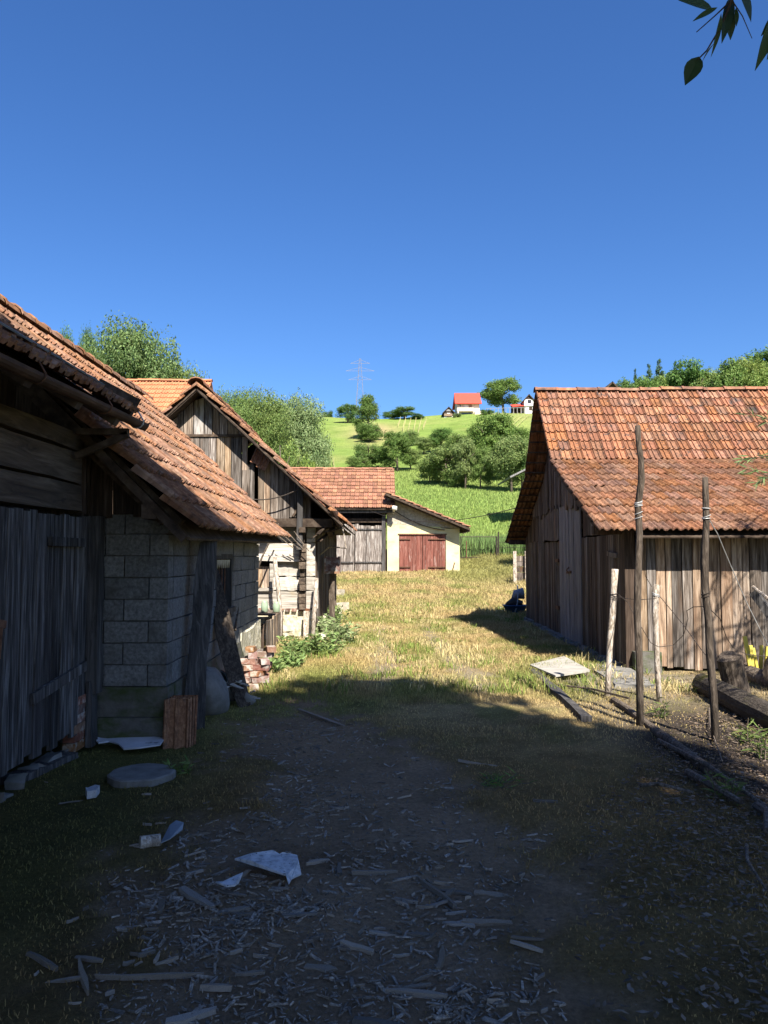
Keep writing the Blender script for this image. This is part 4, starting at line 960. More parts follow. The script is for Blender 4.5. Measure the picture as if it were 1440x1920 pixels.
def ptree(name, label, px, ptop, Y, wpx, meshes, col=(1,1,1), group=None):
    if Y > 1000: Y = foot(px, Y-400)
    elif Y > 400: Y = foot(px, Y)
    p = at(px, ptop, Y); g_ = hz(p.x, Y)
    return tree(name, label, p.x, Y, p.z-g_, wpx/1440*Y, meshes, col, g_, group)
NEAR_A = tree_meshes('round', 95000, .0078, 11, nb=64); NEAR_B = tree_meshes('round', 80000, .0085, 12, nb=56); NEAR_C = tree_meshes('tall', 50000, .009, 13, nb=44)
MID_A = tree_meshes('round', 24000, .0155, 21, nb=34); MID_B = tree_meshes('bush', 22000, .0165, 22, nb=34); MID_C = tree_meshes('tall', 20000, .016, 23, nb=32); MID_D = tree_meshes('round', 20000, .0165, 24, nb=26)
CON = conifer_meshes(9000, .018, 31)
ptree('broadleaf_tree', 'big rounded tree standing behind the orange roof', 248, 598, 44, 265, NEAR_A, (.85,.95,.9))
ptree('broadleaf_tree', 'narrow dark tree at the far left of the tree group above the block barn roof', 122, 606, 50, 92, NEAR_C, (.6,.85,.7))
ptree('broadleaf_tree', 'slim dark tree squeezed between the leftmost tree and the big rounded one', 163, 606, 52, 90, NEAR_C, (.55,.75,.7))
ptree('broadleaf_tree', 'lower light green tree on the right flank of the big rounded tree', 328, 668, 46, 165, NEAR_B, (1.05,1.1,.8))
ptree('broadleaf_tree', 'small tree at the foot of the big rounded tree, low beside the orange ridge', 190, 640, 47, 170, NEAR_B, (.75,.9,.8))
ptree('broadleaf_tree', 'bushy green tree directly right of the dark gable top', 425, 722, 47, 125, NEAR_B, (.95,1.05,.8))
ptree('broadleaf_tree', 'rounded tree between the gable top and the silvery willow', 487, 728, 50, 160, NEAR_A, (1.0,1.05,.8))
ptree('willow_tree', 'silvery grey green willow at the meadow edge behind the boarded gable', 553, 730, 53, 150, NEAR_B, (1.35,1.35,1.6))
ptree('leafy_bush', 'bright green low bush under the silvery willow', 562, 806, 46, 82, MID_B, (1.3,1.35,.8))
ptree('leafy_bush', 'green bush behind the middle of the boarded gable roof', 480, 800, 44, 110, MID_B, (1.0,1.1,.8))
ptree('leafy_bush', 'shaggy bush to the right of the willow, low on the slope', 598, 800, 60, 50, MID_D, (1.2,1.2,1.2))
ptree('leafy_bush', 'dense bush filling the gap between gable roof and rounded tree', 448, 770, 43, 100, MID_B, (1.05,1.1,.8))
ptree('leafy_bush', 'light bush low in front of the silvery willow', 525, 800, 45, 100, MID_B, (1.15,1.2,.85))
# ridge and slope
ptree('conifer_tree', 'tall pointed tree standing alone on the slope under the pylon', 690, 736, 822, 66, MID_C, (.75,.9,.6))
ptree('broadleaf_tree', 'round tree on the ridge left of the pointed tree', 652, 757, 793, 50, MID_A, (.7,.9,.7))
ptree('leafy_bush', 'tiny round bush on the ridge above the willow', 615, 767, 781, 24, MID_B, (.6,.8,.7))
ptree('leafy_bush', 'low ridge bush just right of the pointed tree', 735, 769, 785, 44, MID_B, (.7,.9,.7))
ptree('broadleaf_tree', 'loose round tree on the ridge above the vineyard', 758, 762, 786, 54, MID_D, (.75,.95,.8))
ptree('leafy_bush', 'ridge bush behind the upper vineyard stakes', 783, 774, 786, 34, MID_B, (.65,.85,.7))
ptree('leafy_bush', 'spreading bush at the foot of the pointed tree', 694, 790, 828, 58, MID_B, (.85,1,.7))
ptree('leafy_bush', 'dense dark bush on the left of the slope bushes', 692, 822, 880, 72, MID_B, (.8,.95,.7))
ptree('leafy_bush', 'broad dense bush above the dull red roof end', 745, 808, 884, 78, MID_A, (.85,1.0,.65))
ptree('leafy_bush', 'pale round bush in the middle of the slope', 795, 818, 852, 48, MID_D, (1.2,1.2,1.1))
ptree('broadleaf_tree', 'dark rounded tree high in the middle of the slope', 826, 803, 850, 58, MID_A, (.7,.95,.6))
ptree('orchard_tree', 'spreading orchard tree leaning over the meadow, leftmost of the orchard', 838, 832, 912, 104, MID_D, (1.15,1.15,1.0))
ptree('orchard_tree', 'thin airy orchard tree with a visible bare stem', 872, 822, 917, 60, MID_D, (1.25,1.2,1.15))
ptree('orchard_tree', 'tall leafy tree behind the orchard under the cottage', 922, 774, 884, 104, MID_A, (.9,1.05,.65))
ptree('orchard_tree', 'small upright orchard tree right of the airy one', 900, 838, 918, 54, MID_A, (1,1.1,.8))
ptree('orchard_tree', 'large dusty green orchard tree next to the dark barn verge', 958, 812, 923, 94, MID_D, (1.15,1.15,1.05))
ptree('orchard_tree', 'dark low orchard tree touching the barn verge', 978, 838, 922, 72, MID_A, (.85,1,.8))
ptree('broadleaf_tree', 'great spreading tree on the ridge between the cottage and the white house', 943, 706, 196, 88, MID_D, (.95,1.1,.75))
ptree('leafy_bush', 'grey bush between cabin and cottage', 857, 773, 184, 18, MID_B, (1.2,1.2,1.3))
ptree('leafy_bush', 'low bushes at the cottage stairs under the great tree', 912, 766, 184, 30, MID_B, (.7,.9,.7))
ptree('leafy_bush', 'round bush at the slope fold below the cottage', 935, 792, 842, 60, MID_B, (1.0,1.1,.7))
for i, (px, pt_, pbz, wpx, col, lab) in enumerate([
    (672,852,884,54,(1,1.1,.8),'low bush at the left foot of the dense dark slope bush'), (770,838,882,50,(1.1,1.1,.9),'small bush at the right edge of the broad dense bush'),
    (806,862,908,60,(1.2,1.2,1),'shrubby thicket at the left edge of the orchard'), (854,872,914,50,(1,1.1,.8),'undergrowth under the leftmost orchard trees'),
    (888,850,896,70,(.95,1.05,.75),'dense thicket behind the airy orchard tree'), (940,850,900,80,(1,1.1,.8),'thicket behind the dusty green orchard tree'),
    (860,806,858,70,(1.1,1.15,.9),'light bush above the orchard in mid slope'), (896,800,850,56,(.95,1.05,.75),'bush left of the tall leafy tree under the cottage'),
    (965,800,862,70,(.9,1.05,.7),'bush right of the tall leafy tree under the cottage'), (770,800,836,34,(1.15,1.2,1),'small bush just below the ridge vineyard')]):
    ptree('leafy_bush', lab, px, pt_, pbz+400, wpx, (MID_B, MID_D, MID_A)[i % 3], col)
# forest on the right ridge: each tree that shows over the barn ridge
for i, (px, pt_, wpx, col, lab) in enumerate([
    (1176,712,36,(.7,.9,.6),'lowest round tree at the left end of the forest over the barn ridge'), (1290,676,62,(.65,.9,.6),'dark broad crown right of the three conifers'),
    (1262,692,66,(1.15,1.2,.8),'yellow green tree in front of the dark broad crown'), (1205,706,50,(.8,1,.65),'low tree beneath the three conifers'),
    (1320,690,60,(1.1,1.15,.85),'pale green tree in the middle of the forest edge'), (1345,700,50,(1.25,1.35,.7),'brightest light green tree low on the barn ridge'),
    (1367,668,60,(.9,1.05,.7),'tall rounded tree in the right half of the forest'), (1392,672,66,(1.25,1.2,.8),'yellowish tall tree second from the frame edge'),
    (1432,654,84,(.75,.95,.6),'tallest dark tree at the right end of the forest'), (1415,690,64,(1.1,1.15,.75),'mid green tree below the tallest dark tree'),
    (1235,700,48,(1,1.1,.75),'small green tree below the tallest conifer'), (1300,704,56,(.9,1.05,.7),'low bushy tree at the forest foot'), (1385,704,56,(.8,1,.65),'dark low tree at the forest foot near the barn end')]):
    ptree('forest_tree', lab, px, pt_, 128+6*(i % 3), wpx*1.75, (MID_A, MID_D, MID_C, MID_A)[i % 4], col, 'trees of the forest behind the barn')
for i, (px, pt_, wpx, lab) in enumerate([(1191,690,24,'small conifer leftmost of the forest conifers'), (1216,681,34,'middle conifer of the three'), (1236,672,40,'tallest conifer over the barn ridge'), (1266,676,34,'conifer tip half hidden by the dark broad crown')]):
    ptree('conifer_tree', lab, px, pt_, 150, wpx*1.6, CON, (.8,1,1), 'conifers of the forest behind the barn')
tree('shade_tree', 'tree hidden behind the dark barn that shades the wire fence', 8.2, 36.5, 5.2, 3.6, MID_A, (.9,1,.8))
# trees behind the viewer that throw the deep shade over the front of the yard
SHADE = tree_meshes('high', 25000, .023, 51, nb=46)
SH_LIST = [(-2.6,-2.6,13.2,6.5),(.5,-2.6,12.2,5.2),(2.9,-3.0,13.0,6.0),(7.5,-2.5,6,5)]
for i, (x, y, h, w_) in enumerate(SH_LIST):
    tree('shade_tree', 'tall tree behind the viewer casting shade on the front of the yard', x, y, h, w_, SHADE, (.7,.8,.7), group='trees behind the viewer', rot=i*1.3)

# overhanging leafy branch at the top right corner and twigs before the barn roof
def leaf_vf(p, d, L, wd, bend=.15, nrm=None):
    d = Vector(d).normalized(); a = d.cross(nrm or Vector((U(-1,1),U(-1,1),U(-.3,1)))).normalized(); n = a.cross(d)
    V, F = [], []; N = 6
    for k in range(N+1):
        f = k/N; w_ = wd*(math.sin(math.pi*min(1, f*1.02))**.8)*(1.15-.5*f)*.5 if 0 < k < N else .0006
        c_ = Vector(p)+d*(L*f)-n*(bend*L*f*f)
        V += [c_-a*w_+n*(w_*.25), c_, c_+a*w_+n*(w_*.25)]
    for k in range(N):
        o = 3*k; F += [(o,o+1,o+4,o+3), (o+1,o+2,o+5,o+4)]
    return V, F
bt = thing('overhanging_branch', at(1400, -40, 2.2), 'dark branch tip with long pointed leaves hanging in the top right sky corner', 'branch')
YB = 2.2
def bp(x, y, dy=0): return at(x, y, YB+dy)
tw = obj('twig', merge([tube([bp(1490,-160), bp(1420,-60), bp(1372,0), bp(1352,50), bp(1325,95), bp(1308,112)], [.006,.005,.004,.003,.0025,.002], 6),
    tube([bp(1372,0), bp(1340,30), bp(1306,60)], [.003,.002,.0015], 5), tube([bp(1372,0), bp(1392,30), bp(1410,72)], [.002,.0015,.001], 5)]), mt['timber'], bt)
CN = Vector((.2, -1, .3))
for (x0,y0,x1,y1,wd) in ((1338,20,1273,-3,.05),(1345,14,1299,38,.018),(1311,106,1285,158,.045),(1352,25,1336,108,.03),(1360,10,1372,74,.05),(1372,-8,1356,76,.03),(1385,-15,1411,40,.062),(1340,80,1315,115,.016),(1360,-20,1330,-2,.04),(1380,15,1382,48,.014)):
    a_, b_ = bp(x0,y0,U(-.05,.05)), bp(x1,y1,U(-.05,.05)); obj('leaf', leaf_vf(a_, b_-a_, (b_-a_).length, wd*1.25, .05, CN+Vector((U(-.5,.5),0,U(-.5,.5)))), mt['leaf_dark'], bt)
for (x0,y0,x1,y1,wd) in ((1465,10,1419,129,.034),(1462,20,1428,66,.02),(1470,40,1440,110,.03)):
    a_, b_ = bp(x0,y0,-.1), bp(x1,y1,-.1); obj('leaf', leaf_vf(a_, b_-a_, (b_-a_).length, wd*1.25, .05, CN), mt['leaf_dark'], bt)
sb = thing('roadside_tree', (6.0, 7.6, 0), 'narrow leaved tree whose twigs reach in at the right edge before the barn roof', 'tree')
obj('trunk', tube([(6.0,7.6,-.1),(5.9,7.6,1.5),(5.75,7.7,3.0),(5.6,7.6,5.0)], [.11,.09,.07,.03], 8, .08), mt['bark_dark'], sb)
br_ = []; lf = []
for k in range(26):
    z0 = U(2.2, 4.9); p0 = Vector((5.72, 7.65, z0))
    a_ = U(0, 6.28); r_ = U(.5, 1.5)
    p1 = p0+Vector((math.cos(a_)*r_, math.sin(a_)*r_, U(-.1,.5)))
    if p1.x/p1.y < .487: 
        p1.x = max(p1.x, .487*p1.y)
    br_.append(tube([p0, p0.lerp(p1,.5)+UP*.1, p1], [.015,.01,.004], 5))
    for q in range(34):
        f = U(.3,1); c_ = p0.lerp(p1, f)+Vector((U(-.12,.12),U(-.12,.12),U(-.1,.12)))
        lf.append(leaf_vf(c_, (U(-1,1),U(-1,1),U(-.9,.5)), U(.09,.15), .02))
for (x0,y0,x1,y1,Y_) in ((1475,800,1400,772,7.9),(1470,850,1392,862,7.6),(1480,905,1402,880,7.4),(1475,880,1418,905,7.6)):
    p0, p1 = at(x0,y0,Y_), at(x1,y1,Y_); br_.append(tube([Vector((5.72,7.65,3.0)), p0, p1], [.012,.008,.003], 5))
    for q in range(26):
        f = U(.0,1.02); c_ = p0.lerp(p1, f)+Vector((U(-.03,.03),U(-.05,.05),U(-.03,.03)))
        lf.append(leaf_vf(c_, (p1-p0).normalized()+Vector((U(-.8,.8),U(-.8,.8),U(-.8,.6))), U(.08,.13), .016))
for q in range(1700):  # extra leaf mass outside the frame, added to shade the logs and boards
    d_ = Vector((random.gauss(0,1), random.gauss(0,1), random.gauss(0,1))).normalized()*(U(.4,1)**.5)
    c_ = Vector((5.75+d_.x*1.2, 5.1+d_.y*1.1, 3.7+d_.z*1.0))
    if c_.x < .54*c_.y+.25: continue
    lf.append(leaf_vf(c_, (U(-1,1),U(-1,1),U(-.9,.5)), U(.1,.17), .03))
br_.append(tube([(5.85,7.6,2.2),(5.8,6.5,3.0),(5.7,5.2,3.6)], [.05,.04,.015], 6))
obj('limb', merge(br_), mt['bark_dark'], sb)
c_ = obj('foliage', merge(lf), mt['leaf'], sb); c_.color = (1.1,1.2,1.3,1); c_['kind'] = 'stuff'

# ================================================================== STAKES AND WIRES before the right barn
def stake(base, top, r0, r1, mat, label, seg=9, wob=.018, lean=None, knots=True):
    base, top = Vector(base), Vector(top); pts = []; rad = []
    for k in range(seg+1):
        f = k/seg; p = base.lerp(top, f)
        if 0 < k < seg: p += Vector((U(-wob,wob), U(-wob,wob), 0))
        pts.append(p); rad.append((r0+(r1-r0)*f)*U(.9,1.12))
    pts[0].z -= .12
    return solo('stake', tube(pts, rad, 9, .1), mat, label, 'stake', 'old wooden stakes before the barn', smooth=True)
b1 = gp(1200,1362); t1 = at(1197,800,b1.y+.02)
pts = [at(x,y,b1.y) for x,y in ((1200,1362),(1199,1250),(1195,1150),(1196,1080),(1199,1000),(1196,950),(1203,900),(1202,860),(1197,830),(1196,798))]; pts[0].z -= .1
solo('stake', tube(pts, [.036,.035,.034,.034,.033,.033,.034,.028,.026,.027], 9, .09), mt['bark_dark'], 'tallest dark stake, rising in front of the tiled roof', 'stake', 'old wooden stakes before the barn', smooth=True)
b2 = gp(1340,1392)
pts = [at(x,y,b2.y) for x,y in ((1342,1394),(1338,1300),(1331,1230),(1328,1160),(1322,1110),(1321,1050),(1324,980),(1323,930),(1322,895))]; pts[0].z -= .1
solo('stake', tube(pts, [.034,.034,.033,.031,.031,.033,.029,.029,.024], 9, .09), mt['bark_dark'], 'second tallest dark stake with a slanting top, near the fallen logs', 'stake', 'old wooden stakes before the barn', smooth=True)
b3 = gp(1140,1308)
pts = [at(x,y,b3.y) for x,y in ((1138,1312),(1141,1260),(1144,1200),(1148,1150),(1150,1110),(1153,1067))]; pts[0].z -= .1
solo('stake', tube(pts, [.036,.034,.037,.037,.035,.04], 9, .12), mt['bark_pale'], 'short peeled leaning stake, leftmost of the four before the barn', 'stake', 'old wooden stakes before the barn', smooth=True)
b4 = gp(1237,1315)
pts = [at(x,y,b4.y) for x,y in ((1238,1318),(1233,1260),(1231,1200),(1228,1150),(1229,1120),(1232,1096))]; pts[0].z -= .1
solo('stake', tube(pts, [.034,.032,.033,.034,.036,.04], 9, .12), mt['bark_pale'], 'short peeled stake between the two tall dark stakes', 'stake', 'old wooden stakes before the barn', smooth=True)
def wraps(x, y, Yd, n, r, mat, lab, cat='wire'):
    c_ = at(x, y, Yd); L_ = []
    for k in range(n):
        z_ = c_.z+U(-.05,.05); tl = U(-.5,.5)
        L_.append(tube([c_+Vector((math.cos(6.283*i/12)*r, math.sin(6.283*i/12)*r, z_-c_.z+tl*r*math.cos(6.283*i/12))) for i in range(13)], .0035, 5))
    solo('wire_binding', merge(L_), mat, lab, cat)
wraps(1197, 945, b1.y, 4, .038, mt['wire_pale'], 'pale wire bound around the tallest stake at roof height')
wraps(1197, 965, b1.y, 2, .038, mt['wire_pale'], 'lower loops of pale wire around the tallest stake below the roof height binding')
wraps(1151, 1118, b3.y, 4, .042, mt['wire'], 'dark wire bound around the leaning peeled stake')
wraps(1230, 1120, b4.y, 3, .04, mt['wire_pale'], 'pale wire bound around the short peeled stake between the tall ones')
wraps(1324, 962, b2.y, 4, .036, mt['wire_pale'], 'pale wire bound around the second tallest stake below its slanting top')
wraps(1323, 1122, b2.y, 2, .035, mt['wire'], 'dark wire ring halfway up the second tallest stake')
Wd = lambda x, y, Y_: at(x, y, Y_)
solo('wire', tube([Wd(1326,968,6.75), Wd(1345,1000,6.9), Wd(1370,1060,7.2), Wd(1400,1130,7.5), Wd(1450,1230,7.8)], .005, 5), mt['wire_pale'], 'long loose wire running down to the right from the second tallest stake', 'wire')
solo('wire', tube([Wd(1237,1118,8.5), Wd(1280,1170,8.0), Wd(1320,1225,7.3), Wd(1340,1245,6.85)], .004, 5), mt['wire'], 'straight slanting wire from the short peeled stake down to the second tallest stake', 'wire')
solo('wire', tube([Wd(1152,1118,8.85), Wd(1175,1122,8.3), Wd(1196,1125,7.42), Wd(1230,1122,8.5)], .004, 5, .0), mt['wire'], 'twisted wire joining the leaning peeled stake and the tallest stake', 'wire')
solo('wire', tube([Wd(1160,1115,8.8), Wd(1178,1130,8.6), Wd(1190,1155,8.3), Wd(1205,1180,8.2), Wd(1220,1205,8.2), Wd(1235,1213,8.3), Wd(1262,1210,8.3), Wd(1282,1190,8.2), Wd(1290,1160,8.1), Wd(1288,1145,8.0), Wd(1300,1138,7.6), Wd(1325,1137,6.85)], .004, 5), mt['wire'], 'curly wire looping before the sunlit boards between the stakes', 'wire')
solo('wire', tube([Wd(1331,1142,6.8), Wd(1350,1160,7.1), Wd(1362,1195,7.4), Wd(1375,1215,7.5), Wd(1400,1227,7.5), Wd(1450,1232,7.5)], .004, 5), mt['wire'], 'dark vine like wire bending right from the second tallest stake over the stump', 'wire')
solo('wire', tube([Wd(1200,985,7.38), Wd(1206,1030,7.5), Wd(1210,1080,7.8), Wd(1222,1100,8.2)], .003, 5), mt['wire'], 'thin wire hanging down beside the tallest stake', 'wire')

# ================================================================== THINGS ON THE RIGHT
def gpz(px, py): p = gp(px, py); p.z = gz(p.x, p.y); return p
c4 = [gpz(993,1256), gpz(1042,1281), gpz(1106,1270), gpz(1058,1243)]
solo('board', ([p+UP*.085+UP*U(0,.02) for p in c4]+[p+UP*.07 for p in c4], [(0,1,2,3),(7,6,5,4),(0,4,5,1),(1,5,6,2),(2,6,7,3),(3,7,4,0)]), mt['slab_pale'], 'pale square panel lying on the sunlit grass before the barn', 'panel')
solo('plank', beam(gpz(1000,1262)+UP*.03, gpz(1100,1355)+UP*.03, .1, .06, jit=.012, seg=6), mt['slab_wood'], 'dark half buried plank running from under the pale square panel', 'plank')
for i, (x0,y0,x1,y1,wd) in enumerate(((985,1165,1050,1190,.45),(1040,1185,1110,1215,.55),(1095,1205,1165,1250,.5),(1120,1240,1190,1290,.5))):
    a_, b_ = gpz(x0,y0), gpz(x1,y1)
    solo('paving_slab', beam(a_-UP*.01, b_-UP*.0, wd, .07, jit=.025, seg=3), mt['concrete'], ['concrete slab at the far end of the barn threshold','second concrete slab before the low dark barn door','third concrete slab before the pale plank door','concrete slab nearest the corner pier of the barn'][i], 'slab', 'slabs along the barn threshold')
for i, (x0,y0,x1,y1,r,m_,lab) in enumerate((
    (1150,1318,1245,1385,.035,'bark','log lying on the grass between the leaning stake and the tallest stake'),
    (1318,1298,1470,1378,.125,'bark_mossy','thick mossy fallen log behind the second tallest stake'),
    (1375,1268,1480,1300,.11,'bark','paler fallen log behind the thick mossy log'),
    (1232,1380,1330,1450,.04,'bark','thin log in the dark litter below the stakes'))):
    a_, b_ = gpz(x0,y0)+UP*r*.7, gpz(x1,y1)+UP*r*.7
    solo('log', tube([a_, a_.lerp(b_,.33)+UP*.015, a_.lerp(b_,.66), b_], [r,r*.97,r*1.02,r*.95], 12, .07), mt[m_], lab, 'log', smooth=False)
s0 = gpz(1384,1302)
solo('stump', tube([s0-UP*.04, s0+Vector((-.04,0,.2)), s0+Vector((-.1,-.02,.43)), s0+Vector((-.105,-.03,.45))], [.145,.14,.145,.11], 14, .06), mt['bark_dark'], 'upright cut tree stump by the fallen logs before the barn boards', 'stump')
s0 = gpz(1452,1290)+UP*.2
solo('log', tube([s0+Vector((-.12,-.3,0)), s0+Vector((.3,.5,0))], [.15,.15], 14, .05), mt['bark_dark'], 'dark round log end at the right edge beside the yellow pickets', 'log')
for i, (x0,y0,x1,y1,wd) in enumerate(((1396,1193,1412,1272,.045),(1407,1210,1414,1262,.04),(1412,1215,1424,1256,.035),(1428,1210,1426,1240,.04),(1439,1212,1436,1246,.045),(1448,1205,1446,1250,.045))):
    p = gp(x1, 1272); Yk = p.y*1.0-.25+.06*i
    solo('picket', beam(at(x1,y1+14,Yk), at(x0,y0,Yk), .03, wd, up=(1,0,0), jit=.003, seg=2), mt['yellow'], ['longest yellow picket, leftmost of the bundle','second yellow picket, close beside the longest one','third yellow picket with a slanting edge','short yellow picket right of the gap','fifth yellow picket near the picture edge','yellow picket cut by the picture edge'][i], 'picket', 'yellow painted pickets by the logs')
solo('tool_handle', tube([at(1412,1100,9.6), at(1450,1130,9.2)], .02, 7), mt['bark_pale'], 'pale round tool handle sticking in at the right edge before the boards', 'handle')
solo('old_plank', beam(at(1412,1110,9.8), at(1455,1170,9.6), .05, .1, jit=.01, seg=2), mt['slab_wood'], 'dark sloping plank below the pale tool handle', 'plank')
tb = gpz(966, 1149); tb.y = 21.3; tb.x = 3.62; 
tb.z = gz(tb.x, tb.y)
tub = thing('plastic_tub', tb, 'shallow blue plastic tub at the far corner of the dark barn', 'tub')
nn = 16; V = []; F = []
for (r_, z_) in ((.2,.0),(.29,.2),(.31,.2),(.31,.22),(.27,.22),(.19,.03)):
    for i in range(nn): V.append(tb+Vector((math.cos(6.283*i/nn)*r_*1.15, math.sin(6.283*i/nn)*r_, z_)))
for k in range(5):
    for i in range(nn): F.append((k*nn+i, k*nn+(i+1)%nn, (k+1)*nn+(i+1)%nn, (k+1)*nn+i))
F += [tuple(range(nn-1,-1,-1)), tuple(range(5*nn, 6*nn))]
obj('basin', (V, F), mt['blue'], tub, smooth=True)
solo('black_bag', tube([tb+Vector((-.25,0,.2)), tb+Vector((-.05,.02,.3)), tb+Vector((.2,0,.26))], [.06,.13,.08], 10, .25), mt['black'], 'crumpled black bag heaped in the blue tub', 'bag', smooth=True)
solo('car_mirror_shell', tube([tb+Vector((-.1,.1,.3)), tb+Vector((.05,.1,.5)), tb+Vector((.25,.1,.52))], [.03,.13,.16], 10, .12), mt['tin'], 'grey rounded shell lying on the black bag above the tub', 'scrap', smooth=True)
solo('bent_tube', tube([tb+Vector((-.05,-.25,.02)), tb+Vector((.02,-.25,.3)), tb+Vector((.06,-.1,.6)), tb+Vector((.08,.1,.75))], .018, 6), mt['tin'], 'bent grey tube leaning against the blue tub', 'tube')
for i in range(2):
    a_ = gpz(930, 1148+i*4); solo('lath', beam(a_+UP*.04, a_+Vector((.55+.1*i,.25,.06)), .03, .02), mt['wire_pale'], ['upper pale lath on the grass left of the blue tub','lower pale lath on the grass left of the blue tub'][i], 'lath')
solo('leaning_rod', tube([gpz(1045,1290)+UP*.02, gpz(1110,1300)+UP*.05, gpz(1180,1330)+UP*.12], .012, 6), mt['bark_dark'], 'thin crooked stick lying before the leaning peeled stake', 'stick')

# ================================================================== THINGS ON THE LEFT
def slab_plank(name, pts, wd, th, mat, label):
    V, F = [], []; P = [Vector(p) for p in pts]; n = len(P)
    d = (P[-1]-P[0]).normalized(); sd = Vector((.35, 1, 0)).normalized() if name == 'leaning_slab' else Vector((.15,1,0)).normalized()
    nr = d.cross(sd).normalized()
    for k, p in enumerate(P):
        w_ = wd[k]/2
        V += [p-sd*w_-nr*th/2, p+sd*w_-nr*th/2, p+sd*(w_*.93)+nr*th/2, p-sd*(w_*.9)+nr*th/2]
    F = [(0,1,2,3), (4*n-1,4*n-2,4*n-3,4*n-4)]
    for k in range(n-1):
        o = 4*k
        for i in range(4): j = (i+1) % 4; F.append((o+j,o+i,o+4+i,o+4+j))
    return solo(name, (V, F), mat, label, 'plank')
YA = 7.2
def quadplank(name, edgeL, edgeR, Y0, Y1, th, mat, label):
    """slab given by left and right silhouettes at depths Y0 (foot) to Y1 (head)"""
    V = []; n = len(edgeL)
    for k in range(n):
        f = k/(n-1); Y_ = Y0+(Y1-Y0)*f
        a_ = at(*edgeL[k], Y_); b_ = at(*edgeR[k], Y_+.12)
        V += [a_, b_, b_+Vector((-.02,th,0)), a_+Vector((-.02,th,0))]
    F = [(0,3,2,1), (4*n-4,4*n-3,4*n-2,4*n-1)]
    for k in range(n-1):
        o = 4*k
        for i in range(4): j = (i+1) % 4; F.append((o+i,o+j,o+4+j,o+4+i))
    return solo(name, (V, F), mat, label, 'plank')
quadplank('leaning_slab', [(341,1372),(344,1322),(351,1262),(357,1190),(361,1168),(362,1120),(368,1060),(376,1016)], [(384,1366),(386,1300),(388,1230),(393,1200),(397,1150),(402,1100),(405,1060),(407,1009)], 7.15, 7.45, .07, mt['slab_wood'], 'wide notched grey slab leaning against the block wall below the eave')
quadplank('leaning_slab', [(449,1330),(432,1290),(418,1240),(404,1185),(401,1140),(404,1100),(406,1070)], [(471,1322),(462,1280),(448,1225),(438,1180),(426,1130),(415,1090),(409,1066)], 8.25, 9.0, .06, mt['bark_dark'], 'dark curved slab leaning the other way under the barred window')
solo('leaning_stick', tube([at(441,1182,9.9), at(447,1130,10.3), at(452,1075,10.5), at(465,1012,11.2)], .014, 6), mt['bark_dark'], 'thin crooked stick leaning on the block wall right of the window', 'stick')
base = gpz(338, 1394)
mtl = tile_mesh('leaning_tile', mt['tile_old'], [(x_, z_*1.6) for x_, z_ in P_MARS], lift=.02)
for k in range(4):
    m = Matrix.Rotation(math.radians(8+U(-3,3)), 4, 'Z') @ Matrix.Rotation(math.radians(80), 4, 'X') @ Matrix.Diagonal((.215,.35,.5,1))
    m.translation = base+Vector((.015*k-.02, .03*k-.08, -.01+.006*k))
    o = inst('clay_tile', mtl, None, m); tag(o, ['front clay tile of the few leaning at the block wall corner','second clay tile leaning at the block wall corner','third clay tile leaning at the block wall corner','rearmost clay tile leaning against the block wall corner'][k], 'roof tile', 'clay tiles leaning at the wall corner')
def ground_poly(name, pix, h, mat, label, cat, th=.012, tilt=0):
    P = [gpz(x, y) for x, y in pix]; c_ = sum(P, Vector())/len(P)
    P = [p+UP*(h+U(-.012,.022)+tilt*(p.y-c_.y)) for p in P]
    n = len(P); V = P+[p-UP*th for p in P]
    return solo(name, (V, [tuple(range(n)), tuple(range(2*n-1,n-1,-1))]+[((i+1)%n, i, n+i, n+(i+1)%n) for i in range(n)]), mat, label, cat)
ground_poly('white_board', [(172,1396),(185,1404),(205,1399),(222,1405),(232,1412),(262,1413),(300,1409),(309,1397),(270,1392),(225,1387),(193,1380)], .06, mt['white_sheet'], 'broken dirty white board on the moss at the foot of the block wall', 'board')
lid_c = gpz(266, 1459); nn = 26; V = []; F = []
for (r_, z_) in ((.235,.0),(.235,.05),(.22,.06),(.0,.062)):
    for i in range(nn): V.append(lid_c+Vector((math.cos(6.283*i/nn)*r_*(1+.03*math.sin(i*2.3)), math.sin(6.283*i/nn)*r_*(1+.03*math.cos(i*1.7)), z_)))
for k in range(3):
    for i in range(nn): F.append((k*nn+i, k*nn+(i+1)%nn, (k+1)*nn+(i+1)%nn, (k+1)*nn+i))
solo('well_cover', (V, F), mt['concrete'], 'round worn concrete well lid sunk in the moss', 'lid')
ground_poly('flat_stone', [(160,1494),(164,1488),(178,1487),(187,1490),(180,1499),(163,1500)], .05, mt['slate_piece'], 'small grey flat stone in the moss below the round lid', 'stone', .05)
ground_poly('sheet_fragment', [(440,1622),(470,1620),(512,1612),(524,1615),(530,1613),(557,1612),(560,1630),(565,1640),(548,1650),(541,1663),(536,1654),(500,1643),(470,1632)], .045, mt['slate_piece'], 'pointed speckled sheet fragment lying among the wood chips', 'fragment', .008, .05)
ground_poly('sheet_fragment', [(404,1660),(425,1663),(440,1656),(455,1650),(448,1662),(440,1674),(425,1676),(412,1671)], .04, mt['slate_piece'], 'smaller torn sheet fragment left of the pointed one', 'fragment', .008, .06)
ground_poly('sheet_fragment', [(301,1596),(318,1566),(330,1560),(344,1563),(342,1572),(318,1594)], .06, mt['tin'], 'bent bluish metal offcut beside a short cut log', 'fragment', .006, .12)
a_, b_ = gpz(262,1592)+UP*.03, gpz(300,1586)+UP*.03
solo('log', tube([a_, b_], [.035,.033], 10, .05), mt['bark_pale'], 'short cut round wood beside the bluish metal offcut', 'log')
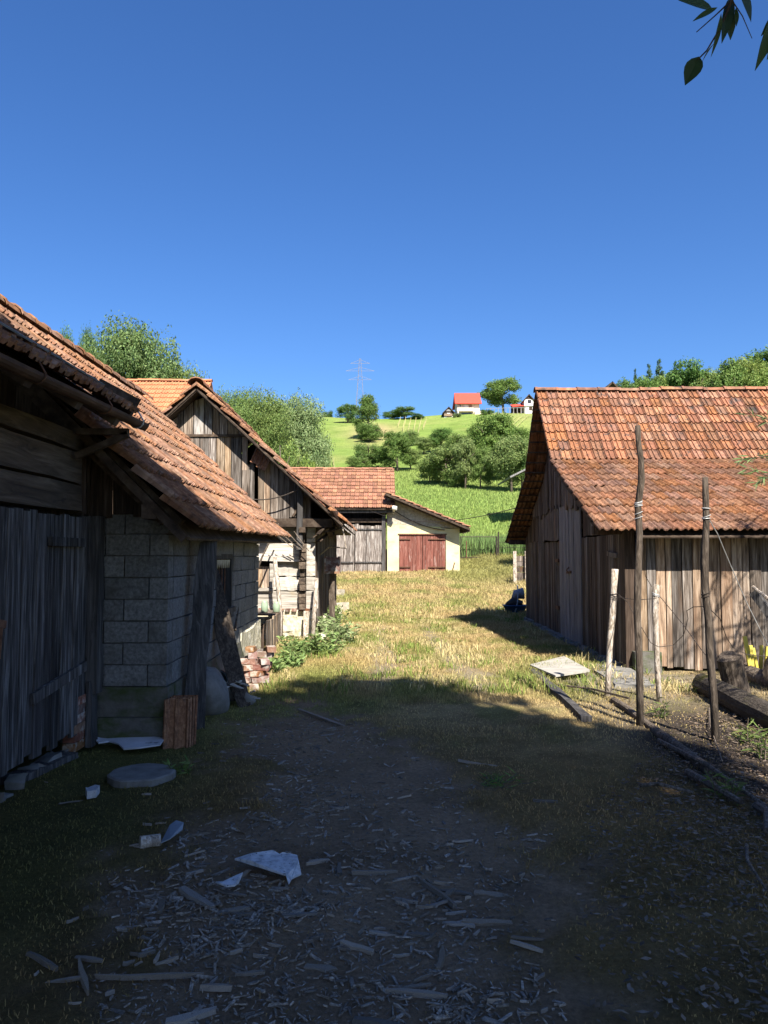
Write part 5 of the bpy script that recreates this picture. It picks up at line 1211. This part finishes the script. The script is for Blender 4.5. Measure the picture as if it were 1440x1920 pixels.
solo('plank', beam(gpz(15,1475)+UP*.03, gpz(130,1420)+UP*.03, .16, .05, jit=.01, seg=4), mt['slab_wood'], 'weathered plank lying in the grass under the plank door', 'plank')
# junk by the leaning slabs
jb = gpz(408, 1300)
bk = thing('bucket', jb, 'old dark bucket on its side behind the leaning slabs', 'bucket')
V = []; F = []; nn = 14; ax = Vector((.45,-.85,.1)).normalized(); s1 = ax.cross(UP).normalized(); s2 = s1.cross(ax)
for (r_, q_) in ((.09,0),(.13,.26),(.14,.27),(.12,.26),(.085,.03)):
    for i in range(nn): V.append(jb+Vector((-.1,.1,.13))+ax*q_+s1*(math.cos(6.283*i/nn)*r_)+s2*(math.sin(6.283*i/nn)*r_))
for k in range(4):
    for i in range(nn): F.append((k*nn+i,k*nn+(i+1)%nn,(k+1)*nn+(i+1)%nn,(k+1)*nn+i))
F.append(tuple(range(4*nn,5*nn)))
obj('pail', (V, F), mt['tin'], bk); obj('handle', tube([jb+Vector((-.1,.1,.13))+ax*.26+s1*(math.cos(3.1416*i/8)*.14)+s2*(math.sin(3.1416*i/8)*.14+.0)+ax*.04*math.sin(3.14*i/8) for i in range(9)], .005, 5), mt['iron'], bk)
sb2 = gpz(430, 1322)
L_ = []
for k in range(16):
    p = sb2+Vector((U(-.2,.22), U(-.15,.15), U(.03,.26))); q = p+Vector((U(-.22,.22), U(-.12,.12), U(-.08,.08)))
    L_.append(beam(p, q, U(.02,.05), .008, jit=.006, seg=2))
tag(solo('strap_heap', merge(L_), mt['strap'], 'tangled heap of pale straps and laths between the leaning slabs', 'scrap heap'), kind='stuff')
solo('cloth_sack', tube([sb2+Vector((-.33,0,.05)), sb2+Vector((-.2,.02,.15)), sb2+Vector((-.02,.05,.12)), sb2+Vector((.1,.05,.06))], [.05,.12,.1,.04], 10, .2), mt['concrete'], 'grey slumped sack at the foot of the wide leaning slab', 'sack', smooth=True)
solo('stone', tube([sb2+Vector((.15,-.02,.0)), sb2+Vector((.2,-.02,.07)), sb2+Vector((.27,0,.02))], [.05,.08,.03], 9, .15), mt['concrete'], 'rounded stone at the foot of the dark curved slab', 'stone', smooth=True)
V = []; F = []; bc_ = Vector((-1.86, 8.15, .2))  # rough lump for the pale plaster bulging from the block wall
for i in range(9):
    for k in range(14):
        ph = math.pi*i/8; th = 6.283*k/14; d_ = Vector((math.sin(ph)*math.cos(th)*.24, math.sin(ph)*math.sin(th)*.36, math.cos(ph)*.29))
        V.append(bc_+d_*(1+.6*mnoise.noise(d_*4.0+Vector((3,1,2)))))
for i in range(8):
    for k in range(14): F.append((i*14+k, (i+1)*14+k, (i+1)*14+(k+1)%14, i*14+(k+1)%14))
solo('plaster_bulge', (V, F), mt['concrete'], 'big pale lumpy plaster bulge on the wall under the barred window', 'plaster_bulge', smooth=True)
bpile = thing('brick_pile', gpz(478,1275), 'loose stack of old red bricks at the far corner of the block barn', 'brick pile')
pb0 = gpz(474, 1296)
for lay in range(7):
    for k in range(max(2, 5-lay//2)):
        p = pb0+Vector((-.2+.02*lay+U(-.03,.03)+(k % 2)*.2, .12+(k//2)*.28+U(-.04,.04)+.06*lay, .035+lay*.069))
        ang = U(-.35,.35)+(1.57 if random.random() < .6 else 0)
        dd_ = Vector((math.cos(ang), math.sin(ang), U(-.03,.03)))*.105
        obj('brick', beam(p-dd_, p+dd_, .11, .062, jit=.005), mt['brick'], bpile)
# trough with jars before the log barn
tg = thing('plank_trough', (-2.0, 13.8, 0), 'low trough of upright boards before the stone plinth', 'trough')
planks(tg, (-1.95, 12.75), (-1.97, 14.95), .03, .55, [mt['plank_brown'], mt['plank_grey']], Vector((1,0,0)), w=.16, jt=.03)
planks(tg, (-2.5, 12.8), (-1.98, 12.8), .03, .5, PD, Vector((0,-1,0)), w=.16)
obj('shelf', box(-2.55, 14.0, .545, -1.94, 15.0, .575), mt['plank_grey'], tg)
for i, (x_, h_, lab) in enumerate(((-2.22,.22,'taller greenish glass jar on the trough shelf, near the shutter'), (-2.0,.2,'greenish glass jar on the trough shelf, near the crooked pole'))):
    c_ = Vector((x_, 14.35, .577)); nn = 14; V = []; F = []
    prof = ((.05,0),(.066,.02),(.066,h_*.72),(.048,h_*.86),(.048,h_),(.042,h_),(.042,h_*.86),(.06,h_*.7),(.06,.03))
    for (r_, z_) in prof:
        for k in range(nn): V.append(c_+Vector((math.cos(6.283*k/nn)*r_, math.sin(6.283*k/nn)*r_, z_)))
    for q in range(len(prof)-1):
        for k in range(nn): F.append((q*nn+k, q*nn+(k+1)%nn, (q+1)*nn+(k+1)%nn, (q+1)*nn+k))
    F.append(tuple(range(nn-1,-1,-1)))
    solo('glass_jar', (V, F), mt['jar'], lab, 'jar', smooth=True)
solo('pole', tube([(-1.95,14.5,-.1),(-1.95,14.55,.5),(-2.0,14.6,1.0),(-2.08,14.66,1.6)], [.045,.042,.04,.036], 8, .08), mt['bark_pale'], 'crooked pale pole standing in front of the hewn logs', 'pole', smooth=True)
solo('pole', tube([(-1.36,14.7,-.1),(-1.33,14.8,.6),(-1.3,14.9,1.2)], [.045,.042,.038], 8, .08), mt['bark_pale'], 'short weathered post at the corner of the log barn', 'pole', smooth=True)
solo('pole', beam((-1.5,14.85,-.05),(-1.5,14.95,.56), .1, .07, up=(0,1,0), jit=.006, seg=3), mt['bark_pale'], 'squat split post under the corner logs', 'pole')
solo('leaning_pole', tube([(-2.5,14.4,1.0),(-2.3,14.5,1.6),(-2.02,14.7,2.25)], [.018,.018,.016], 6), mt['bark_dark'], 'thin dark pole slanting across the hewn logs up to the overhang', 'pole')
for i in range(4):
    solo('lath', tube([(-2.15+i*.14,14.75,2.1),(-1.75+i*.1,14.85,1.78-i*.02)], .009, 5), mt['bark'], ['first','second','third','fourth'][i]+' thin lath from the left, sloping under the gallery overhang', 'lath', 'thin laths under the overhang')
fr_ = thing('rickety_rack', (-.9, 15.5, 1.6), 'spindly pale frame of thin poles hanging under the eave corner', 'frame')
A_ = [at(641,982,15.0), at(649,1028,15.0), at(618,1025,15.6), at(600,1040,15.8), at(622,1000,15.6)]
for p_, q_ in ((0,1),(1,2),(2,3),(0,4)): obj('pole', tube([A_[p_], A_[q_]], .014, 6), mt['bark_pale'], fr_)
V = []; F = []
for k in range(7):
    f = k/6; c_ = at(623+f*14, 958+f*30, 14.6+.2*f)
    for i in range(6):
        a_ = -1.2+2.6*i/5; V.append(c_+Vector((math.sin(a_)*.09*(1-.3*f)+.02, -.12*math.cos(a_)*.8, .0)))
for k in range(6):
    for i in range(5): F.append((k*6+i,k*6+i+1,(k+1)*6+i+1,(k+1)*6+i))
V2 = [v+Vector((0,.012,0)) for v in V]; F2 = [tuple(q+len(V) for q in reversed(f)) for f in F]
solo('bent_sheet', (V+V2, F+F2), mt['gutter'], 'bent rusty sheet dangling from the eave of the log barn', 'sheet')
solo('red_crate', merge([box(-1.28,16.5,1.25,-.95,16.9,1.3), box(-1.28,16.5,1.3,-1.24,16.9,1.62), box(-.99,16.5,1.3,-.95,16.9,1.62), box(-1.24,16.5,1.3,-.99,16.54,1.6)]), mt['brick'], 'small reddish crate stuck under the eave of the log barn', 'crate')
solo('prop_post', beam((-1.12,16.7,-.05),(-1.12,16.7,1.25), .12, .12, up=(0,1,0), jit=.01, seg=3), mt['bark_dark'], 'dark prop post below the small reddish crate', 'post')
for i, (px, py) in enumerate(((612,1136),(622,1128),(634,1132),(640,1152))):
    p = gpz(px, py); p.z = gz(p.x, p.y)+.13
    a_ = U(-.5,.5); d_ = Vector((math.cos(a_), math.sin(a_), U(-.1,.25)))*.19
    s_ = UP*.09
    solo('concrete_block', beam(p-d_, p+d_, .24, .24, jit=.01), mt['plaster_raw'], ['tilted pale block nearest the log barn corner','pale block at the back of the small heap','pale block to the right at the back of the heap','pale block lying foremost in the heap'][i], 'block', 'pale blocks heaped beside the log barn')

# weeds
def weed(name, label, x, y, h, r_, nst, nl, col, grp=None, lw_=.022, ll=.1, mat='leaf'):
    z = gz(x, y); t = thing(name, (x, y, z), label, 'weed', grp); st = []; lf = []
    for k in range(nst):
        a_ = U(0,6.28); q = U(0,r_)*.6; p0 = Vector((x+math.cos(a_)*q*.7, y+math.sin(a_)*q*.7, z-.02)); hh = h*U(.35,.8); p1 = p0+Vector((math.cos(a_)*q*.8+U(-.05,.05), math.sin(a_)*q*.8+U(-.05,.05), hh))
        st.append(tube([p0, p0.lerp(p1,.5), p1], [.005,.004,.002], 4))
        for i in range(nl):
            f = U(.15,1); b_ = U(0,6.28)
            lf.append(leaf_vf(p0.lerp(p1,f), (math.cos(b_),math.sin(b_),U(-.2,.9)), ll*U(.6,1.3), lw_*U(.8,1.3), .25))
    obj('stem', merge(st), mt['trunk'], t); o = obj('foliage', merge(lf), mt[mat], t); o.color = (*col,1); o['kind'] = 'stuff'
for i, (px, py, h, r_, n_, lab) in enumerate(((565,1232,.45,.4,20,'leafy weed clump nearest the trough'), (602,1228,.5,.45,26,'brightest green weed clump in the middle of the weeds'), (638,1206,.55,.5,24,'grey green weed clump at the right end of the weeds'), (605,1195,.6,.5,24,'tall weed clump behind the bright one, by the plinth'), (628,1172,.6,.5,20,'weed clump farthest back near the pale blocks'), (512,1262,.3,.25,12,'small weed clump at the trough foot next to the bricks'), (545,1250,.3,.3,12,'low yellowish weed clump before the trough'))):
    p = gp(px, py); weed('weed_clump', lab, p.x, p.y, h, r_, n_, 20, (1.6,1.5,1.9) if i in (2,3) else (1.35,1.4,1.35), 'weeds beside the log barn', .03, .11)
p = gp(338,1450); weed('weed_clump', 'small weed growing at the rim of the round concrete lid', p.x, p.y, .16, .12, 6, 6, (.9,1,.8), None, .018, .08)
p = gp(930,1470); weed('grass_tuft', 'tuft of greener grass in the dry turf in the middle of the yard', p.x, p.y, .07, .25, 40, 3, (.9,1.1,.7), None, .006, .08)
for i, (px, py) in enumerate(((1245,1345),(1400,1395),(1360,1500),(1425,1420))):
    p = gp(px, py); weed('weed_clump', ['dry weed by the foot of the short peeled stake','weed with pointed leaves under the thick mossy log','weed sprouting from the dark litter at the right','weed at the right edge by the logs'][i], p.x, p.y, .3, .15, 7, 8, (.8,.8,.6), None, .014, .1)

# ================================================================== WOOD CHIPS AND LITTER
def chip_mesh(seed):
    r = random.Random(seed); n = 3; V = []; F = []
    for k in range(n+1):
        f = k/n-.5; w_ = .5*(r.uniform(.55,1.0) if 0 < k < n else r.uniform(.15,.7)); sh = r.uniform(-.12,.12); b = r.uniform(-.15,.15)
        V += [(f, -w_+sh, b-.5), (f, w_+sh, b-.5), (f+r.uniform(-.04,.04), w_*.8+sh, b+.5), (f+r.uniform(-.04,.04), -w_*.85+sh, b+.5)]
    F = [(0,1,2,3), (4*n+3,4*n+2,4*n+1,4*n)]
    for k in range(n):
        o = 4*k
        for i in range(4): j = (i+1) % 4; F.append((o+j,o+i,o+4+i,o+4+j))
    me = bpy.data.meshes.new('wood_chip'); me.from_pydata(V, [], F); me.materials.append(mt['chip']); me.update(); return me
CH = [chip_mesh(100+i) for i in range(9)]
def chip_m(p, L, wd, th, a, tilt):
    m = Matrix.Rotation(a, 4, 'Z') @ Matrix.Rotation(tilt, 4, 'Y') @ Matrix.Rotation(U(-.3,.3), 4, 'X') @ Matrix.Diagonal((L, wd, th, 1)); m.translation = p+UP*(th*.25+.002+abs(math.sin(tilt))*L*.25); return m
clus = [(340,1590,110,45,26),(430,1680,120,45,30),(700,1590,90,60,44),(840,1700,80,55,44),(520,1390,80,25,24),(610,1370,60,20,16),(660,1480,120,40,26),(760,1650,70,60,30),(300,1760,150,60,20),(500,1790,180,60,22),(820,1850,110,40,14),(250,1860,120,40,10),(930,1600,60,60,16),(860,1440,90,30,12),(1010,1530,80,50,8),(700,1860,100,35,8)]
n_ = 0
for (cx, cy, sx, sy, k_) in clus:
    for i in range(k_):
        px, py = random.gauss(cx, sx), random.gauss(cy, sy)
        if not (40 < px < 1150 and 1335 < py < 1915): continue
        p = gpz(px, py); big = random.random() < .22
        if n_ >= 300: continue
        L = U(.08,.17) if big else U(.025,.07); wd = L*U(.12,.35); wd = min(wd, .045)
        o = inst('wood_chip', random.choice(CH), None, chip_m(p, L, wd, U(.006,.016), random.gauss(.25,.8), U(-.12,.12)))
        tag(o, 'grey weathered wood chip lying loose on the bare shaded earth', 'wood chip', 'wood chips scattered over the yard'); n_ += 1
# the larger pieces one can point to
for i, (x0,y0,x1,y1,wd,lab) in enumerate(((780,1640,855,1690,.05,'long curved bark strip right of the pointed sheet fragment'),(865,1720,960,1722,.045,'broad grey splinter in the right part of the chips'),(722,1848,838,1858,.035,'long low splinter near the bottom edge, right of the middle'),(660,1632,745,1628,.035,'straight pale splinter right of the pointed sheet fragment'),(340,1668,400,1700,.06,'dark angled bark piece left of the small torn fragment'),(310,1905,405,1880,.05,'broad splinter at the bottom edge, left of the middle'),(50,1790,108,1818,.035,'bluish splinter in the dark moss at the far left'),(148,1800,165,1858,.03,'upright pointing splinter in the moss near the left edge'),(180,1828,380,1820,.02,'long thin stick lying level near the bottom left'),(830,1770,822,1810,.04,'short blunt splinter pointing to the viewer, right of the chips'),(640,1755,700,1772,.04,'split splinter with a fork in the middle of the chips'),(375,1840,435,1842,.05,'flat brown splinter above the bottom edge'),(560,1330,655,1360,.04,'bleached bark strips at the shade edge'),(1000,1507,1045,1508,.03,'small round stick on the dry grass at the right'),(860,1430,930,1440,.03,'thin bleached stick on the dry grass in the middle'),(660,1900,770,1915,.05,'splinter cut by the bottom edge'))):
    a_, b_ = gpz(x0,y0), gpz(x1,y1); d_ = b_-a_
    m = chip_m((a_+b_)/2, d_.length, wd, .02, math.atan2(d_.y, d_.x), 0.02)
    tag(inst('splinter', CH[i % 9], None, m), lab, 'splinter')
def field(name, n, poly, smin, smax, mat, thin, label, jz=.01, pxs=True):
    V = []; F = []; k = 0
    while k < n:
        px = U(poly[0], poly[2]); py = poly[1]+(poly[3]-poly[1])*random.random()**1.3
        if poly[4](px, py): continue
        p = gpz(px, py); s_ = U(smin, smax); a_ = U(0,6.28)
        d1_ = Vector((math.cos(a_), math.sin(a_), U(-.2,.2)))*s_; d2_ = Vector((-math.sin(a_), math.cos(a_), U(-.3,.3)))*s_*thin*U(.6,1.4)
        c_ = p+UP*(U(.004,jz))
        b = len(V); V += [c_-d1_, c_+d2_, c_+d1_, c_-d2_, c_-UP*.004]; F += [(b,b+1,b+2,b+3)]; k += 1
    V = [tuple(v) for v in V]
    return tag(solo(name, (V, F), mat, label, 'debris'), kind='stuff')
field('wood_debris', 3600, (90,1320,1010,1918, lambda x, y: soil_mask(np.array([gp(x,y).x]), np.array([gp(x,y).y]))[0] < .35), .004, .017, mt['chip'], .25, 'fine splinters and crumbs of wood on the bare earth')
V = []; F = []
r_ = np.random.default_rng(77)
for k in range(6500):
    px = r_.normal(560, 260); py = 1335+580*r_.random()
    if not 60 < px < 1080: continue
    p = gp(px, py)
    if soil_mask(np.array([p.x]), np.array([p.y]))[0] < .3+.4*r_.random() or (fbm(np.array([p.x]), np.array([p.y]), 1.6, 91)[0] < .5 and r_.random() < .75): continue
    p.z = gz(p.x, p.y)+.008; a_ = r_.random()*6.28; L = (.008+.03*r_.random()**2); wd = L*(.12+.25*r_.random()); t_ = r_.normal()*.18
    d1_ = Vector((math.cos(a_), math.sin(a_), t_))*L; d2_ = Vector((-math.sin(a_), math.cos(a_), r_.normal()*.3))*wd; b = len(V)
    V += [p-d1_-d2_*.6, p-d1_*.9+d2_*.5, p+d1_+d2_*.6, p+d1_*.9-d2_*.7]; V += [v-UP*.006 for v in V[-4:]]
    F += [(b+3,b+2,b+1,b), (b+4,b+5,b+6,b+7)]+[(b+i, b+(i+1)%4, b+4+(i+1)%4, b+4+i) for i in range(4)]
tag(solo('splinters', (V, F), mt['chip'], 'drifts of small grey splinters gathered on the bare earth', 'debris'), kind='stuff')
field('leaf_litter', 3800, (1080,1340,1440,1915, lambda x, y: (x-1180)/260 < (1 - (y-1340)/240)*1.0-.55 or random.random() > (.2+(x-1080)/360)*max(.12, 1-(y-1340)/480)), .008, .026, mt['litter'], .4, 'dark dead leaves and bark shreds piled at the right edge', .05)
for i, (x0,y0,x1,y1,r_,lab) in enumerate(((1235,1395,1440,1530,.022,'long grey branch lying through the dark litter'),(1290,1455,1390,1520,.03,'weathered board end in the dark litter'),(1400,1600,1438,1690,.01,'curved pale twig at the right edge'),(1200,1480,1300,1500,.014,'short stick in the dark litter'),(1330,1330,1355,1440,.007,'thin dry stalk standing before the thick mossy log'),(1420,1520,1440,1580,.03,'pale branch end at the right edge of the litter'))):
    a_, b_ = gpz(x0,y0)+UP*.03, gpz(x1,y1)+UP*(.05); mid = a_.lerp(b_,.5)+Vector((U(-.05,.05),U(-.05,.05),.03))
    solo('stick', tube([a_, mid, b_], [r_, r_*.9, r_*.6], 7, .12), mt['bark'], lab, 'stick')

# ================================================================== GRASS
def grass(name, X, Y, h, w_, col, mat, lean=.5, label=None, seed=1, zf=None):
    r = np.random.default_rng(seed); n = len(X); Zb = ground_z(X, Y) if zf is None else zf(X, Y)
    a = r.random(n)*6.283; hh = h*(.45+.9*r.random(n)); ln = lean*r.random(n)*hh; la = r.random(n)*6.283
    dx, dy = np.cos(a)*w_/2, np.sin(a)*w_/2
    ex, ey = np.cos(la)*ln, np.sin(la)*ln
    P = np.stack([np.stack([X-dx, Y-dy, Zb-.005], 1), np.stack([X+dx, Y+dy, Zb-.005], 1),
                  np.stack([X+dx*.7+ex*.4, Y+dy*.7+ey*.4, Zb+hh*.6], 1), np.stack([X-dx*.7+ex*.4, Y-dy*.7+ey*.4, Zb+hh*.6], 1),
                  np.stack([X+ex, Y+ey, Zb+hh*(1-.25*lean)], 1)], 1)
    V = P.reshape(-1,3); b = np.arange(n)*5
    T_ = np.concatenate([np.stack([b,b+1,b+2],1), np.stack([b,b+2,b+3],1), np.stack([b+3,b+2,b+4],1)])
    o = npmesh(name, V, T_, mat, np.repeat(col, 5, axis=0)); tag(o, label, 'grass', None, 'stuff'); return o
def scatter(n, x0, x1, y0, y1, pw=1.0, seed=3):
    r = np.random.default_rng(seed); y = y0+(y1-y0)*r.random(n)**pw; x = x0+(x1-x0)*r.random(n); return x, y, r
OBST = [(-9,-1.28,15.0,22),(-9,-1.86,6.5,12.1),(3.45,14,10.8,20),(-9,-2.5,0,6.6)]
def free(x, y):
    k = np.ones(len(x), bool)
    for (a, b, c_, d_) in OBST: k &= ~((x > a) & (x < b) & (y > c_) & (y < d_))
    return k
# near turf and moss in the shade
x, y, r = scatter(150000, -3.2, 3.8, 1.9, 9.2, 1.0, 5)
inview = (np.abs(x) < .53*y+.3) & free(x, y)
sm = soil_mask(x, y); debm = sstep(1.6, 2.6, x-(y-4)*.12)
keep = inview & (r.random(len(x)) > sm*.97) & (r.random(len(x)) > debm*sstep(3.6,5.2,y)*.7)
x, y = x[keep], y[keep]
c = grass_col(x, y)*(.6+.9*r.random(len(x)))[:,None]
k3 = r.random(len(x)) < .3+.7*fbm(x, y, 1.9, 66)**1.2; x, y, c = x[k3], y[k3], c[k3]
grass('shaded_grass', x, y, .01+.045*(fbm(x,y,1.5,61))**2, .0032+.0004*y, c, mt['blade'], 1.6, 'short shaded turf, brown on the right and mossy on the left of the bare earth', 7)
# sunlit turf
x, y, r = scatter(270000, -2.5, 5.5, 8.6, 21, .9, 6); keep = free(x, y) & (np.abs(x) < .53*y) & (r.random(len(x)) > np.clip(track_mask(x, y),0,1)*.85) & (r.random(len(x)) > .85*np.exp(-((x-3.1)/.8)**2-((y-10.2)/.8)**2)); x, y = x[keep], y[keep]
tall = sstep(1.4, 2.0, x)*sstep(9.5, 11, y)*sstep(3.3, 2.6, x)
c = grass_col(x, y)*(.7+.65*r.random(len(x)))[:,None]
grass('dry_grass', x, y, (.022+.085*fbm(x,y,.9,62)**1.7+.07*tall), .0042+.0003*y, c, mt['blade'], 1.1, 'sunlit dry yellow grass with greener patches along the yard', 8)
cx_, cy_, r = scatter(420, -2.2, 3.6, 9.2, 24, 1.2, 31)
k_ = r.integers(0, len(cx_), 14000); x = cx_[k_]+r.normal(size=14000)*.09; y = cy_[k_]+r.normal(size=14000)*.09
keep = free(x, y); x, y, k_ = x[keep], y[keep], k_[keep]
base_ = np.where((r.random(len(cx_)) < .45)[:,None], np.array([.17,.22,.05]), np.array([.48,.4,.2]))
grass('grass_tufts', x, y, .08+.11*r.random(len(cx_))[k_], .007+.0005*y, base_[k_]*(.75+.5*r.random(len(x)))[:,None], mt['blade'], 1.2, 'taller tufts of green and straw coloured grass standing out of the sunlit turf', 13)
x, y, r = scatter(120000, -6, 9, 20, 43, .8, 7); keep = free(x, y) & ~((x < 3.75) & (y > 37.6)); x, y = x[keep], y[keep]
c = grass_col(x, y)*(.75+.6*r.random(len(x)))[:,None]
grass('dry_grass', x, y, .1+.16*fbm(x,y,.7,63)**1.5+.25*sstep(4.6,5.6,x)*sstep(27,31,y), .009+.00045*y, c, mt['blade'], 1.0, 'taller dry grass at the far end of the yard', 9)
# meadow behind the gate
x, y, r = scatter(170000, -30, 45, 42.5, 100, 1.3, 8)
keep = (x > -.12*y-6) & (x < .24*y+5); x, y = x[keep], y[keep]
n1_ = fbm(x, y, .05, 41)[:,None]; c = (MG*(1-n1_*.6)+MY*n1_*.6)*(.85+.6*r.random(len(x)))[:,None]
grass('meadow_grass', x, y, .14+.2*fbm(x,y,.3,64), .02+.0007*y, c, mt['blade'], .7, 'lush bright green meadow grass behind the gate', 10, zf=height)
x, y, r = scatter(9000, 4.0, 9.5, 42.6, 45, 1, 12)
c = np.array([.14,.22,.07])*(.7+.7*r.random(len(x)))[:,None]
grass('tall_grass', x, y, 1.0+0*x, .035+0*x, c, mt['blade'], .3, 'tall reedy grass standing close behind the wire mesh gate', 11, zf=height)
